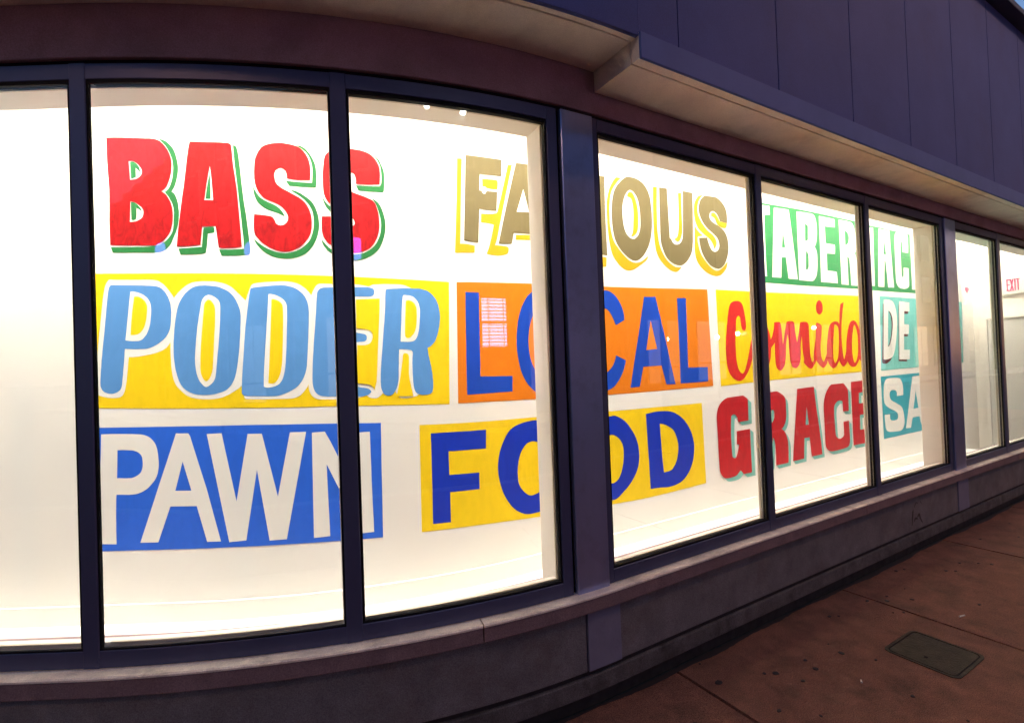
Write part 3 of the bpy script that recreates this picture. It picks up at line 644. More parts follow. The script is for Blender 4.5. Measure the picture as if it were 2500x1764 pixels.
famous O gold 0 714,2874 759,2877 745,2865 731,2852 718,2838 705,2824 693,2810 682,2796 672,2781 664,2765 657,2747 653,2728 649,2708 646,2685 643,2658 642,2627 641,2596 641,2569 642,2549 644,2531 647,2515 650,2499 654,2482 658,2467 663,2452 669,2438 677,2425 686,2412 697,2400 708,2389 719,2377 732,2366 744,2355 757,2345 770,2335 782,2326 795,2318 807,2312 819,2307 830,2304 841,2301 853,2301 867,2301 882,2303 898,2307 915,2313 932,2321 950,2332 968,2345 986,2359 986,2351 983,2343 978,2335 970,2327 956,2316 938,2305 918,2293 899,2282 882,2272 865,2262 847,2254 830,2248 814,2245 797,2242 781,2243 765,2245 748,2251 732,2260 717,2270 702,2282 689,2295 676,2308 664,2324 654,2341 646,2360 640,2381 635,2402 631,2425 627,2447 624,2470 622,2494 620,2519 618,2548 618,2579 617,2611 618,2638 619,2661 620,2681 623,2701 627,2721 633,2743 641,2765 649,2787 660,2807 672,2826 685,2844 699,2860
famous O gold 2 809,2766 813,2774 818,2781 824,2786 830,2789 837,2791 845,2791 853,2790 860,2786 866,2779 873,2770 879,2759 884,2748 889,2735 894,2721 898,2706 901,2690 904,2672 905,2652 905,2631 905,2611 904,2591 903,2570 900,2551 896,2535 891,2524 885,2514 878,2505 871,2498 864,2492 856,2487 849,2483 843,2481 839,2480 835,2480 832,2481 830,2484 836,2490 841,2497 845,2506 848,2515 852,2532 855,2552 857,2574 859,2595 861,2616 862,2636 862,2656 862,2675 860,2693 857,2710 854,2726 850,2738 847,2743 842,2747 837,2750 831,2752 826,2754 820,2754 814,2754 808,2753
famous U olive 1 1124,2868 1206,2872 1207,2840 1208,2802 1209,2760 1210,2715 1211,2667 1212,2615 1214,2561 1215,2508 1231,2504 1234,2496 1237,2489 1242,2482 1248,2477 1255,2473 1263,2469 1272,2467 1281,2467 1292,2468 1303,2471 1314,2475 1324,2482 1333,2490 1342,2501 1349,2513 1353,2527 1358,2563 1361,2610 1363,2661 1366,2709 1368,2753 1371,2797 1373,2840 1374,2879 1482,2880 1481,2836 1480,2790 1479,2742 1477,2696 1475,2649 1472,2600 1469,2555 1466,2517 1463,2492 1460,2469 1455,2448 1449,2429 1440,2411 1429,2395 1417,2380 1406,2367 1394,2355 1381,2344 1369,2336 1357,2328 1345,2323 1335,2318 1323,2316 1310,2314 1295,2314 1277,2315 1260,2318 1243,2322 1226,2329 1209,2337 1193,2347 1178,2359 1166,2373 1155,2389 1146,2406 1138,2423 1132,2437 1126,2451 1123,2466 1120,2483 1119,2511 1118,2546 1119,2584 1120,2626 1120,2679 1121,2738 1123,2802
famous U gold 0 1063,2862 1103,2868 1100,2827 1097,2784 1095,2742 1093,2700 1092,2659 1091,2619 1090,2580 1091,2546 1094,2519 1097,2495 1101,2472 1107,2451 1116,2429 1126,2408 1138,2389 1150,2372 1163,2358 1177,2345 1191,2334 1206,2325 1220,2317 1234,2310 1249,2304 1264,2300 1280,2299 1296,2299 1313,2300 1328,2304 1320,2295 1311,2287 1302,2279 1292,2274 1283,2269 1274,2265 1265,2263 1254,2263 1240,2265 1223,2269 1205,2275 1189,2282 1172,2291 1156,2301 1140,2312 1125,2324 1112,2337 1099,2350 1088,2365 1078,2382 1071,2400 1066,2420 1062,2442 1058,2466 1056,2498 1054,2534 1053,2574 1053,2618 1054,2672 1056,2732 1059,2797
famous U gold 0 1322,2856 1358,2861 1356,2823 1355,2783 1354,2744 1353,2707 1353,2671 1354,2635 1354,2602 1352,2574 1349,2557 1343,2541 1337,2526 1330,2514 1323,2505 1315,2498 1307,2491 1298,2487 1261,2504 1273,2510 1284,2517 1294,2526 1301,2537 1307,2554 1311,2575 1314,2598 1317,2623 1319,2654 1320,2689 1321,2724 1321,2756 1322,2784 1322,2811 1322,2835
famous S olive 1 1622,2881 1756,2886 1771,2881 1786,2876 1801,2869 1815,2862 1828,2853 1840,2843 1851,2833 1860,2822 1868,2812 1873,2800 1878,2788 1881,2774 1883,2756 1883,2737 1883,2716 1881,2694 1791,2698 1788,2708 1784,2719 1778,2729 1772,2738 1765,2746 1757,2753 1748,2760 1740,2764 1732,2767 1723,2769 1715,2770 1706,2769 1698,2766 1689,2762 1682,2757 1676,2751 1672,2743 1669,2733 1668,2723 1669,2714 1674,2706 1680,2698 1689,2691 1701,2684 1717,2678 1736,2672 1757,2666 1776,2660 1794,2652 1812,2644 1828,2635 1843,2625 1855,2612 1865,2599 1873,2584 1879,2569 1883,2553 1885,2536 1886,2519 1886,2501 1884,2484 1881,2467 1876,2449 1870,2432 1861,2413 1850,2394 1838,2376 1826,2360 1813,2349 1799,2339 1785,2331 1771,2326 1759,2322 1746,2320 1734,2320 1720,2322 1704,2325 1687,2329 1670,2335 1654,2342 1639,2352 1625,2363 1611,2375 1599,2387 1588,2400 1578,2412 1569,2425 1561,2439 1555,2454 1549,2471 1545,2488 1541,2502 1538,2514 1537,2525 1536,2534 1535,2543 1633,2555 1635,2543 1638,2531 1643,2519 1648,2507 1654,2495 1661,2483 1670,2472 1678,2463 1688,2457 1698,2453 1709,2451 1720,2451 1730,2454 1741,2459 1751,2465 1759,2473 1766,2482 1770,2491 1773,2502 1773,2513 1771,2525 1767,2538 1761,2550 1752,2562 1741,2572 1727,2580 1712,2589 1695,2598 1678,2607 1659,2616 1640,2626 1623,2637 1608,2648 1595,2660 1583,2673 1573,2686 1564,2700 1556,2714 1550,2729 1546,2743 1544,2754 1543,2765 1544,2775 1546,2786 1550,2799 1555,2812 1562,2826 1570,2839 1581,2850 1593,2861 1607,2871
famous S gold 0 1556,2869 1605,2883 1590,2871 1576,2858 1564,2845 1553,2831 1545,2817 1539,2802 1535,2788 1532,2773 1531,2760 1531,2746 1534,2733 1538,2720 1545,2706 1553,2692 1564,2678 1575,2664 1589,2650 1605,2636 1621,2623 1638,2611 1654,2602 1672,2594 1688,2587 1703,2579 1714,2569 1725,2559 1733,2548 1738,2538 1741,2529 1741,2521 1739,2513 1736,2504 1731,2496 1725,2487 1717,2479 1708,2471 1708,2479 1707,2488 1703,2497 1698,2506 1691,2516 1682,2527 1671,2537 1659,2547 1642,2556 1623,2564 1604,2572 1586,2581 1571,2589 1557,2597 1544,2605 1532,2616 1522,2628 1513,2641 1505,2656 1499,2672 1495,2689 1492,2708 1490,2728 1490,2746 1491,2764 1493,2781 1497,2797 1504,2813 1514,2828 1526,2843 1540,2857
famous S gold 2 1688,2750 1695,2754 1703,2757 1711,2759 1718,2759 1726,2758 1733,2755 1741,2751 1747,2746 1756,2737 1766,2725 1777,2712 1787,2697 1878,2694 1872,2665 1867,2660 1861,2655 1854,2652 1845,2650 1833,2650 1820,2651 1806,2653 1793,2656 1781,2660 1770,2666 1760,2672 1751,2679 1745,2688 1740,2698 1735,2708 1728,2716 1720,2721 1710,2724 1699,2726 1688,2726
famous S gold 0 1491,2633 1499,2623 1509,2613 1519,2603 1530,2594 1543,2585 1557,2577 1571,2570 1585,2564 1524,2552 1521,2544 1520,2534 1520,2523 1521,2511 1525,2494 1530,2473 1536,2451 1545,2432 1555,2415 1568,2400 1583,2385 1598,2371 1615,2357 1633,2343 1652,2331 1669,2321 1684,2314 1698,2308 1713,2304 1727,2303 1742,2305 1758,2309 1773,2315 1788,2324 1807,2336 1827,2352 1847,2370 1867,2389 1865,2374 1861,2358 1854,2342 1845,2328 1833,2314 1818,2301 1802,2289 1786,2279 1769,2271 1752,2266 1734,2262 1716,2261 1698,2261 1679,2263 1660,2267 1641,2272 1621,2279 1600,2287 1580,2297 1561,2308 1544,2321 1527,2336 1512,2352 1500,2369 1492,2386 1487,2404 1483,2423 1481,2443 1481,2464 1482,2487 1485,2511 1487,2535 1488,2559 1489,2584 1490,2609
poder panel yellow 0 -2726,2159 -630,2095 -655,1414 -803,1419 -962,1424 -1126,1429 -1290,1434 -1455,1438 -1625,1441 -1800,1445 -1980,1450 -2171,1455 -2353,1461 -2524,1468 -2689,1475 -2733,1476
poder outline white 1 -2611,2123 -2606,2125 -2601,2125 -2595,2124 -2589,2123 -2570,2122 -2545,2121 -2517,2120 -2490,2119 -2462,2118 -2432,2118 -2404,2117 -2382,2115 -2371,2113 -2363,2111 -2354,2107 -2346,2101 -2337,2095 -2328,2086 -2319,2076 -2311,2066 -2303,2055 -2295,2044 -2287,2031 -2281,2019 -2274,2029 -2266,2038 -2258,2048 -2248,2057 -2237,2066 -2224,2075 -2210,2083 -2195,2089 -2182,2094 -2168,2096 -2153,2098 -2137,2099 -2116,2100 -2093,2099 -2069,2098 -2048,2097 -2030,2094 -2014,2091 -2000,2088 -1986,2084 -1974,2080 -1964,2075 -1955,2071 -1946,2065 -1937,2059 -1929,2052 -1921,2045 -1913,2037 -1902,2028 -1890,2017 -1878,2006 -1866,1995 -1860,2011 -1854,2027 -1848,2040 -1843,2052 -1840,2059 -1836,2066 -1832,2072 -1827,2076 -1820,2080 -1811,2082 -1801,2084 -1791,2085 -1769,2087 -1741,2088 -1713,2089 -1688,2090 -1670,2091 -1653,2091 -1638,2091 -1621,2090 -1604,2087 -1586,2085 -1568,2080 -1550,2073 -1533,2062 -1516,2049 -1500,2034 -1485,2017 -1478,2034 -1470,2048 -1461,2061 -1452,2070 -1443,2075 -1433,2077 -1422,2077 -1411,2077 -1386,2076 -1356,2075 -1324,2073 -1296,2072 -1271,2072 -1249,2072 -1228,2073 -1211,2072 -1201,2072 -1191,2070 -1183,2069 -1174,2068 -1166,2066 -1158,2065 -1150,2063 -1142,2063 -1135,2065 -1129,2068 -1123,2071 -1115,2073 -1091,2074 -1058,2076 -1024,2076 -995,2076 -973,2076 -953,2076 -935,2074 -917,2070 -899,2064 -882,2056 -866,2047 -851,2037 -838,2027 -826,2017 -816,2005 -807,1994 -800,1982 -794,1970 -789,1957 -786,1945 -784,1934 -785,1924 -786,1913 -788,1901 -790,1887 -793,1871 -797,1854 -802,1838 -807,1823 -814,1807 -821,1793 -827,1780 -833,1770 -839,1760 -845,1753 -851,1746 -855,1739 -857,1729 -858,1719 -858,1708 -856,1691 -852,1672 -848,1651 -845,1630 -842,1608 -840,1585 -839,1563 -840,1543 -840,1524 -842,1507 -845,1492 -851,1480 -859,1473 -870,1468 -883,1465 -896,1463 -913,1461 -931,1460 -949,1460 -964,1461 -973,1464 -979,1469 -985,1475 -990,1482 -995,1488 -999,1495 -1003,1503 -1006,1511 -1009,1519 -1011,1527 -1014,1536 -1015,1544 -1048,1546 -1047,1539 -1048,1532 -1050,1525 -1055,1517 -1064,1506 -1078,1493 -1092,1481 -1105,1472 -1116,1468 -1128,1467 -1138,1468 -1148,1469 -1157,1472 -1166,1477 -1173,1483 -1180,1489 -1186,1486 -1193,1483 -1202,1479 -1212,1477 -1223,1474 -1236,1472 -1250,1470 -1265,1470 -1296,1470 -1335,1471 -1374,1472 -1406,1473 -1426,1474 -1443,1474 -1459,1475 -1473,1478 -1485,1483 -1494,1490 -1502,1498 -1508,1507 -1513,1518 -1516,1530 -1517,1544 -1517,1558 -1520,1551 -1524,1543 -1531,1535 -1538,1527 -1548,1517 -1558,1508 -1571,1498 -1586,1492 -1603,1488 -1622,1486 -1644,1486 -1668,1486 -1716,1487 -1777,1488 -1836,1491 -1877,1493 -1883,1495 -1887,1498 -1890,1502 -1892,1507 -1894,1519 -1894,1534 -1894,1551 -1893,1571 -1901,1564 -1911,1556 -1923,1548 -1937,1541 -1954,1532 -1974,1522 -1995,1514 -2016,1507 -2037,1503 -2059,1500 -2082,1499 -2104,1499 -2128,1500 -2153,1502 -2177,1506 -2199,1511 -2216,1517 -2231,1524 -2243,1533 -2253,1542 -2263,1552 -2273,1563 -2281,1575 -2288,1588 -2293,1602 -2297,1618 -2300,1634 -2302,1651 -2304,1670 -2305,1690 -2305,1709 -2306,1728 -2306,1746 -2306,1764 -2305,1780 -2305,1796 -2311,1786 -2319,1777 -2327,1768 -2337,1761 -2348,1755 -2360,1750 -2373,1746 -2387,1742 -2405,1738 -2425,1735 -2446,1732 -2464,1729 -2480,1728 -2494,1727 -2507,1727 -2518,1728 -2522,1695 -2525,1664 -2529,1635 -2532,1610 -2535,1593 -2538,1578 -2541,1564 -2545,1553 -2549,1544 -2554,1536 -2560,1531 -2568,1526 -2579,1524 -2592,1523 -2605,1523 -2618,1524 -2630,1525 -2642,1528 -2653,1531 -2662,1534 -2671,1537 -2678,1540 -2683,1544 -2687,1551 -2688,1566 -2688,1586 -2686,1609 -2685,1634 -2683,1663 -2681,1696 -2678,1731 -2674,1769 -2670,1809 -2665,1853 -2660,1897 -2654,1939 -2649,1979 -2644,2019 -2638,2055 -2633,2083 -2629,2095 -2623,2107 -2617,2116
poder P skyblue 2 -2610,2082 -2608,2087 -2605,2092 -2601,2095 -2596,2097 -2568,2096 -2541,2094 -2514,2093 -2490,2092 -2470,2091 -2452,2090 -2435,2089 -2418,2087 -2402,2086 -2387,2085 -2372,2083 -2360,2079 -2350,2075 -2343,2070 -2336,2063 -2329,2056 -2322,2046 -2316,2035 -2310,2024 -2306,2012 -2302,2000 -2299,1988 -2298,1975 -2297,1962 -2296,1949 -2297,1935 -2298,1921 -2299,1908 -2300,1896 -2301,1885 -2303,1874 -2305,1863 -2309,1853 -2314,1842 -2320,1833 -2327,1823 -2335,1815 -2344,1807 -2353,1800 -2363,1793 -2373,1787 -2384,1781 -2394,1776 -2404,1772 -2414,1769 -2424,1767 -2434,1766 -2445,1766 -2464,1766 -2486,1766 -2511,1768 -2537,1770 -2539,1750 -2540,1730 -2542,1710 -2544,1692 -2546,1675 -2548,1658 -2549,1643 -2551,1629 -2553,1616 -2554,1605 -2555,1594 -2557,1584 -2559,1576 -2562,1569 -2566,1563 -2572,1558 -2580,1553 -2590,1549 -2600,1546 -2611,1545 -2621,1546 -2631,1548 -2640,1552 -2648,1556 -2654,1562 -2659,1568 -2662,1575 -2665,1584 -2666,1594 -2666,1606 -2665,1619 -2664,1633 -2662,1657 -2659,1685 -2657,1715 -2653,1745 -2650,1774 -2646,1804 -2642,1834 -2638,1866 -2634,1903 -2629,1944 -2625,1983 -2621,2015 -2618,2035 -2616,2053 -2613,2069
poder P white 3 -2501,2060 -2494,2060 -2486,2060 -2477,2058 -2469,2056 -2460,2053 -2451,2049 -2442,2045 -2433,2039 -2426,2033 -2418,2027 -2412,2019 -2407,2011 -2403,2002 -2400,1993 -2399,1982 -2398,1970 -2398,1956 -2399,1939 -2401,1923 -2403,1907 -2405,1894 -2408,1881 -2412,1869 -2416,1858 -2421,1848 -2426,1838 -2433,1830 -2439,1823 -2445,1817 -2451,1813 -2458,1810 -2466,1808 -2480,1808 -2496,1808 -2514,1810 -2533,1813 -2529,1841 -2525,1871 -2521,1903 -2517,1934 -2513,1966 -2509,1998 -2505,2030
poder P yellow 4 -2482,2033 -2476,2034 -2469,2034 -2463,2033 -2456,2031 -2449,2027 -2442,2022 -2435,2016 -2430,2010 -2425,2003 -2422,1996 -2419,1989 -2418,1980 -2418,1967 -2419,1952 -2421,1936 -2423,1922 -2426,1908 -2429,1895 -2433,1883 -2438,1872 -2443,1864 -2449,1857 -2455,1851 -2461,1846 -2465,1844 -2469,1842 -2474,1841 -2479,1840 -2485,1839 -2492,1839 -2499,1839 -2506,1839 -2504,1861 -2502,1884 -2500,1909 -2497,1933 -2494,1958 -2490,1984 -2486,2009
poder O skyblue 2 -2143,2077 -2124,2078 -2102,2078 -2079,2076 -2059,2074 -2042,2072 -2026,2069 -2012,2065 -1998,2059 -1984,2053 -1970,2046 -1958,2038 -1947,2029 -1938,2020 -1930,2010 -1923,1999 -1917,1987 -1911,1975 -1906,1962 -1901,1948 -1899,1933 -1897,1916 -1898,1899 -1899,1880 -1901,1860 -1902,1838 -1904,1814 -1907,1789 -1909,1765 -1912,1743 -1915,1721 -1919,1700 -1922,1680 -1926,1660 -1930,1642 -1935,1624 -1940,1608 -1946,1595 -1953,1583 -1960,1573 -1967,1564 -1975,1556 -1983,1549 -1993,1543 -2004,1538 -2020,1533 -2038,1529 -2058,1525 -2078,1523 -2098,1522 -2120,1522 -2142,1523 -2161,1525 -2178,1528 -2193,1532 -2206,1537 -2219,1543 -2231,1550 -2241,1558 -2250,1568 -2257,1578 -2263,1589 -2268,1601 -2272,1614 -2276,1628 -2279,1642 -2283,1657 -2285,1674 -2287,1691 -2289,1711 -2290,1733 -2290,1755 -2290,1777 -2289,1798 -2287,1819 -2285,1840 -2283,1862 -2280,1887 -2276,1913 -2271,1939 -2266,1961 -2261,1978 -2255,1993 -2248,2006 -2240,2019 -2230,2030 -2220,2041 -2208,2050 -2196,2058 -2184,2065 -2172,2070 -2159,2074
poder O white 3 -2087,2029 -2079,2029 -2071,2028 -2064,2026 -2056,2022 -2048,2018 -2039,2013 -2031,2007 -2025,2001 -2021,1996 -2018,1990 -2017,1983 -2016,1976 -2015,1961 -2016,1942 -2017,1921 -2018,1899 -2020,1878 -2022,1856 -2024,1833 -2027,1809 -2030,1785 -2033,1760 -2037,1735 -2040,1711 -2043,1685 -2047,1659 -2050,1635 -2054,1616 -2056,1607 -2060,1599 -2064,1592 -2070,1585 -2078,1578 -2088,1571 -2098,1565 -2108,1562 -2116,1563 -2124,1567 -2131,1574 -2138,1581 -2145,1589 -2151,1598 -2156,1608 -2161,1620 -2165,1633 -2168,1647 -2170,1662 -2172,1679 -2172,1695 -2172,1712 -2170,1730 -2168,1750 -2165,1777 -2162,1807 -2157,1838 -2153,1867 -2147,1894 -2142,1921 -2136,1945 -2131,1966 -2128,1979 -2125,1991 -2121,2002 -2116,2010 -2110,2017 -2103,2023 -2095,2026
poder O yellow 4 -2085,2004 -2079,2004 -2073,2002 -2067,1998 -2062,1993 -2057,1987 -2053,1981 -2049,1973 -2046,1963 -2045,1951 -2045,1935 -2046,1919 -2047,1900 -2048,1880 -2050,1858 -2053,1835 -2055,1810 -2057,1783 -2059,1754 -2062,1726 -2064,1702 -2065,1686 -2067,1670 -2068,1657 -2071,1644 -2075,1632 -2080,1621 -2085,1612 -2090,1604 -2095,1599 -2099,1595 -2104,1592 -2109,1591 -2114,1593 -2120,1597 -2125,1603 -2130,1610 -2133,1617 -2137,1626 -2140,1635 -2141,1646 -2142,1662 -2141,1680 -2140,1701 -2139,1723 -2137,1746 -2135,1771 -2132,1796 -2129,1821 -2126,1847 -2123,1873 -2120,1898 -2117,1920 -2114,1939 -2112,1956 -2110,1971 -2107,1983 -2103,1991 -2097,1997 -2091,2001
poder D skyblue 2 -1836,2056 -1826,2059 -1814,2061 -1800,2063 -1785,2064 -1759,2066 -1728,2068 -1696,2070 -1672,2070 -1661,2071 -1651,2070 -1641,2070 -1631,2068 -1619,2066 -1606,2063 -1593,2060 -1580,2055 -1568,2049 -1556,2041 -1545,2033 -1535,2025 -1527,2016 -1520,2006 -1515,1996 -1510,1985 -1507,1973 -1504,1960 -1503,1946 -1502,1930 -1503,1907 -1504,1881 -1506,1852 -1508,1824 -1510,1795 -1513,1765 -1515,1736 -1518,1709 -1520,1687 -1522,1667 -1524,1649 -1528,1632 -1533,1615 -1540,1600 -1547,1586 -1556,1573 -1566,1562 -1577,1551 -1589,1542 -1603,1534 -1619,1526 -1637,1519 -1655,1513 -1671,1509 -1681,1506 -1691,1504 -1700,1503 -1712,1502 -1749,1503 -1800,1505 -1850,1507 -1885,1510 -1891,1511 -1896,1514 -1900,1517 -1903,1522 -1903,1535 -1903,1551 -1902,1570 -1901,1589 -1898,1622 -1894,1662 -1889,1704 -1885,1742 -1882,1776 -1878,1807 -1875,1837 -1871,1869 -1865,1904 -1859,1941 -1853,1976 -1848,2004 -1845,2019 -1842,2033 -1839,2046
poder D white 3 -1733,2026 -1727,2026 -1720,2026 -1712,2025 -1704,2023 -1696,2021 -1686,2018 -1677,2014 -1669,2010 -1660,2005 -1652,2000 -1645,1994 -1639,1987 -1634,1980 -1631,1972 -1629,1964 -1629,1955 -1629,1930 -1630,1897 -1632,1862 -1634,1827 -1636,1792 -1638,1755 -1641,1720 -1644,1690 -1646,1668 -1649,1647 -1653,1629 -1657,1613 -1661,1600 -1666,1589 -1672,1579 -1679,1571 -1686,1564 -1693,1560 -1702,1556 -1710,1553 -1719,1551 -1728,1549 -1737,1548 -1746,1547 -1754,1547 -1762,1548 -1770,1550 -1776,1553 -1775,1582 -1773,1617 -1770,1654 -1766,1694 -1762,1737 -1757,1784 -1752,1831 -1748,1875 -1743,1916 -1740,1956 -1736,1993
poder D yellow 4 -1716,1998 -1712,1999 -1706,1999 -1701,1998 -1695,1997 -1689,1995 -1682,1992 -1675,1989 -1670,1985 -1665,1982 -1661,1978 -1657,1974 -1655,1969 -1653,1961 -1652,1951 -1652,1940 -1652,1928 -1652,1907 -1653,1882 -1654,1855 -1656,1827 -1657,1799 -1659,1768 -1661,1739 -1663,1713 -1664,1694 -1666,1676 -1668,1660 -1671,1645 -1674,1631 -1678,1618 -1683,1606 -1688,1596 -1694,1587 -1700,1580 -1707,1574 -1714,1569 -1723,1567 -1731,1567 -1740,1568 -1749,1571 -1747,1595 -1744,1624 -1741,1657 -1738,1693 -1735,1735 -1731,1783 -1728,1832 -1725,1874 -1722,1910 -1720,1944 -1718,1973
poder E skyblue 2 -1415,2056 -1401,2057 -1383,2057 -1363,2057 -1342,2057 -1299,2058 -1245,2058 -1191,2059 -1152,2059 -1142,2058 -1133,2056 -1126,2054 -1120,2052 -1116,2049 -1113,2045 -1112,2042 -1111,2037 -1111,2033 -1112,2028 -1113,2023 -1116,2018 -1119,2015 -1122,2013 -1127,2011 -1132,2010 -1149,2009 -1172,2009 -1199,2009 -1228,2009 -1230,1986 -1233,1962 -1235,1937 -1237,1913 -1239,1889 -1240,1866 -1242,1843 -1243,1822 -1233,1820 -1223,1818 -1213,1816 -1203,1814 -1194,1812 -1186,1811 -1178,1809 -1172,1806 -1168,1803 -1166,1799 -1165,1794 -1165,1790 -1166,1786 -1167,1781 -1170,1777 -1173,1774 -1177,1772 -1182,1770 -1188,1770 -1194,1769 -1205,1769 -1218,1768 -1232,1768 -1248,1768 -1258,1544 -1248,1540 -1236,1536 -1225,1532 -1214,1529 -1203,1527 -1192,1526 -1181,1524 -1172,1522 -1164,1519 -1156,1514 -1151,1509 -1148,1505 -1149,1501 -1152,1498 -1157,1494 -1162,1491 -1169,1488 -1178,1485 -1189,1483 -1200,1481 -1217,1481 -1237,1481 -1260,1481 -1284,1482 -1320,1484 -1363,1486 -1404,1488 -1435,1491 -1447,1493 -1457,1497 -1466,1502 -1473,1508 -1480,1516 -1485,1525 -1489,1536 -1492,1548 -1494,1564 -1494,1583 -1493,1604 -1492,1626 -1490,1656 -1487,1691 -1483,1728 -1480,1764 -1476,1798 -1472,1831 -1468,1864 -1465,1897 -1461,1931 -1458,1966 -1455,1998 -1452,2022 -1451,2029 -1449,2035 -1445,2040 -1441,2045 -1436,2049 -1430,2052 -1423,2054
poder E yellow 4 -1223,1993 -1079,1998 -1081,1967 -1083,1931 -1086,1890 -1090,1846 -1095,1784 -1101,1713 -1107,1636 -1114,1555 -1129,1511 -1133,1520 -1139,1528 -1146,1534 -1155,1540 -1166,1543 -1179,1545 -1191,1546 -1203,1547 -1212,1548 -1220,1549 -1228,1550 -1234,1550 -1224,1753 -1207,1751 -1190,1751 -1176,1751 -1163,1753 -1153,1757 -1146,1762 -1140,1768 -1135,1775 -1132,1783 -1130,1792 -1129,1801 -1130,1808 -1133,1815 -1137,1821 -1142,1826 -1150,1830 -1159,1833 -1170,1835 -1181,1836 -1192,1837 -1201,1838 -1211,1839 -1219,1840 -1226,1840
poder R skyblue 2 -1041,2040 -1039,2045 -1036,2048 -1031,2049 -1025,2050 -1008,2051 -989,2052 -970,2053 -950,2054 -929,2055 -907,2055 -885,2055 -866,2055 -850,2055 -836,2055 -822,2054 -809,2051 -795,2048 -782,2044 -769,2038 -758,2031 -746,2023 -736,2012 -726,2001 -718,1990 -713,1978 -708,1966 -705,1953 -703,1941 -701,1929 -699,1917 -699,1905 -699,1892 -701,1877 -703,1862 -706,1847 -710,1833 -714,1818 -719,1804 -724,1791 -730,1779 -736,1768 -743,1759 -751,1752 -758,1745 -765,1740 -773,1735 -780,1732 -787,1731 -787,1723 -786,1713 -785,1703 -783,1692 -780,1678 -776,1662 -772,1645 -768,1628 -766,1611 -763,1593 -761,1576 -760,1559 -759,1544 -759,1530 -759,1517 -761,1506 -762,1498 -765,1490 -769,1484 -774,1480 -783,1476 -793,1474 -804,1473 -815,1473 -825,1473 -836,1474 -846,1476 -855,1478 -862,1481 -868,1485 -873,1490 -877,1496 -880,1504 -883,1513 -885,1524 -886,1535 -888,1552 -888,1572 -889,1593 -889,1612 -889,1631 -889,1649 -888,1666 -887,1680 -886,1687 -885,1694 -884,1701 -884,1706 -886,1710 -888,1714 -891,1717 -896,1719 -903,1721 -911,1722 -920,1723 -929,1724 -939,1724 -949,1725 -959,1725 -969,1725 -970,1706 -972,1685 -973,1664 -974,1643 -976,1621 -977,1598 -978,1576 -980,1558 -983,1545 -985,1534 -989,1524 -993,1515 -998,1506 -1004,1498 -1010,1491 -1016,1485 -1023,1481 -1030,1478 -1037,1477 -1044,1477 -1051,1478 -1058,1480 -1065,1483 -1071,1487 -1076,1493 -1080,1501 -1084,1509 -1087,1519 -1089,1530 -1089,1542 -1090,1556 -1089,1571 -1088,1593 -1086,1618 -1083,1646 -1080,1675 -1076,1706 -1072,1739 -1068,1773 -1064,1807 -1060,1842 -1055,1878 -1051,1913 -1048,1945 -1046,1973 -1045,2000 -1043,2023
poder R white 3 -935,2012 -931,2017 -924,2018 -915,2017 -907,2016 -897,2016 -887,2014 -877,2012 -868,2008 -860,2002 -852,1995 -846,1988 -840,1979 -836,1971 -833,1961 -831,1952 -829,1940 -829,1927 -830,1912 -831,1897 -833,1882 -834,1867 -836,1852 -838,1837 -841,1824 -845,1811 -849,1799 -854,1789 -860,1780 -866,1774 -872,1770 -880,1767 -889,1765 -903,1764 -920,1764 -938,1765 -958,1766 -956,1793 -954,1821 -951,1852 -948,1882 -946,1917 -943,1954 -939,1988
poder R yellow 4 -916,1986 -911,1988 -904,1989 -898,1990 -891,1988 -884,1986 -876,1982 -869,1977 -863,1972 -859,1965 -855,1958 -852,1950 -850,1940 -850,1923 -850,1902 -852,1881 -854,1863 -856,1850 -859,1839 -862,1829 -867,1819 -872,1810 -879,1803 -887,1796 -893,1791 -898,1787 -903,1785 -908,1784 -913,1784 -918,1785 -922,1788 -926,1791 -929,1796 -929,1815 -928,1836 -927,1859 -926,1882 -924,1907 -922,1933 -919,1960
poder R yellow 4 -944,1698 -941,1701 -937,1702 -932,1703 -928,1702 -923,1701 -918,1699 -914,1696 -911,1692 -910,1684 -909,1675 -910,1663 -910,1651 -911,1636 -912,1618 -913,1600 -913,1584 -911,1569 -909,1555 -906,1542 -903,1531 -902,1522 -900,1514 -898,1507 -896,1502 -889,1468 -995,1472 -991,1484 -987,1498 -983,1513 -979,1529 -974,1546 -970,1564 -966,1582 -962,1600 -959,1617 -956,1633 -954,1648 -951,1662 -950,1673 -948,1683 -947,1691
local panel orange 0 -578,2096 -469,2099 -345,2101 -208,2104 -60,2107 80,2110 218,2112 372,2115 552,2119 768,2125 1020,2132 1302,2142 1607,2152 1629,1407 1325,1404 1042,1402 788,1401 569,1401 383,1403 222,1405 77,1408 -69,1410 -220,1411 -360,1413 -486,1414 -596,1415
local L royal 1 -519,2041 -423,2041 -424,2004 -425,1960 -426,1910 -427,1856 -428,1791 -430,1717 -431,1639 -433,1560 -192,1554 -195,1464 -532,1460 -531,1533 -530,1610 -528,1687 -526,1761 -525,1835 -523,1907 -521,1977
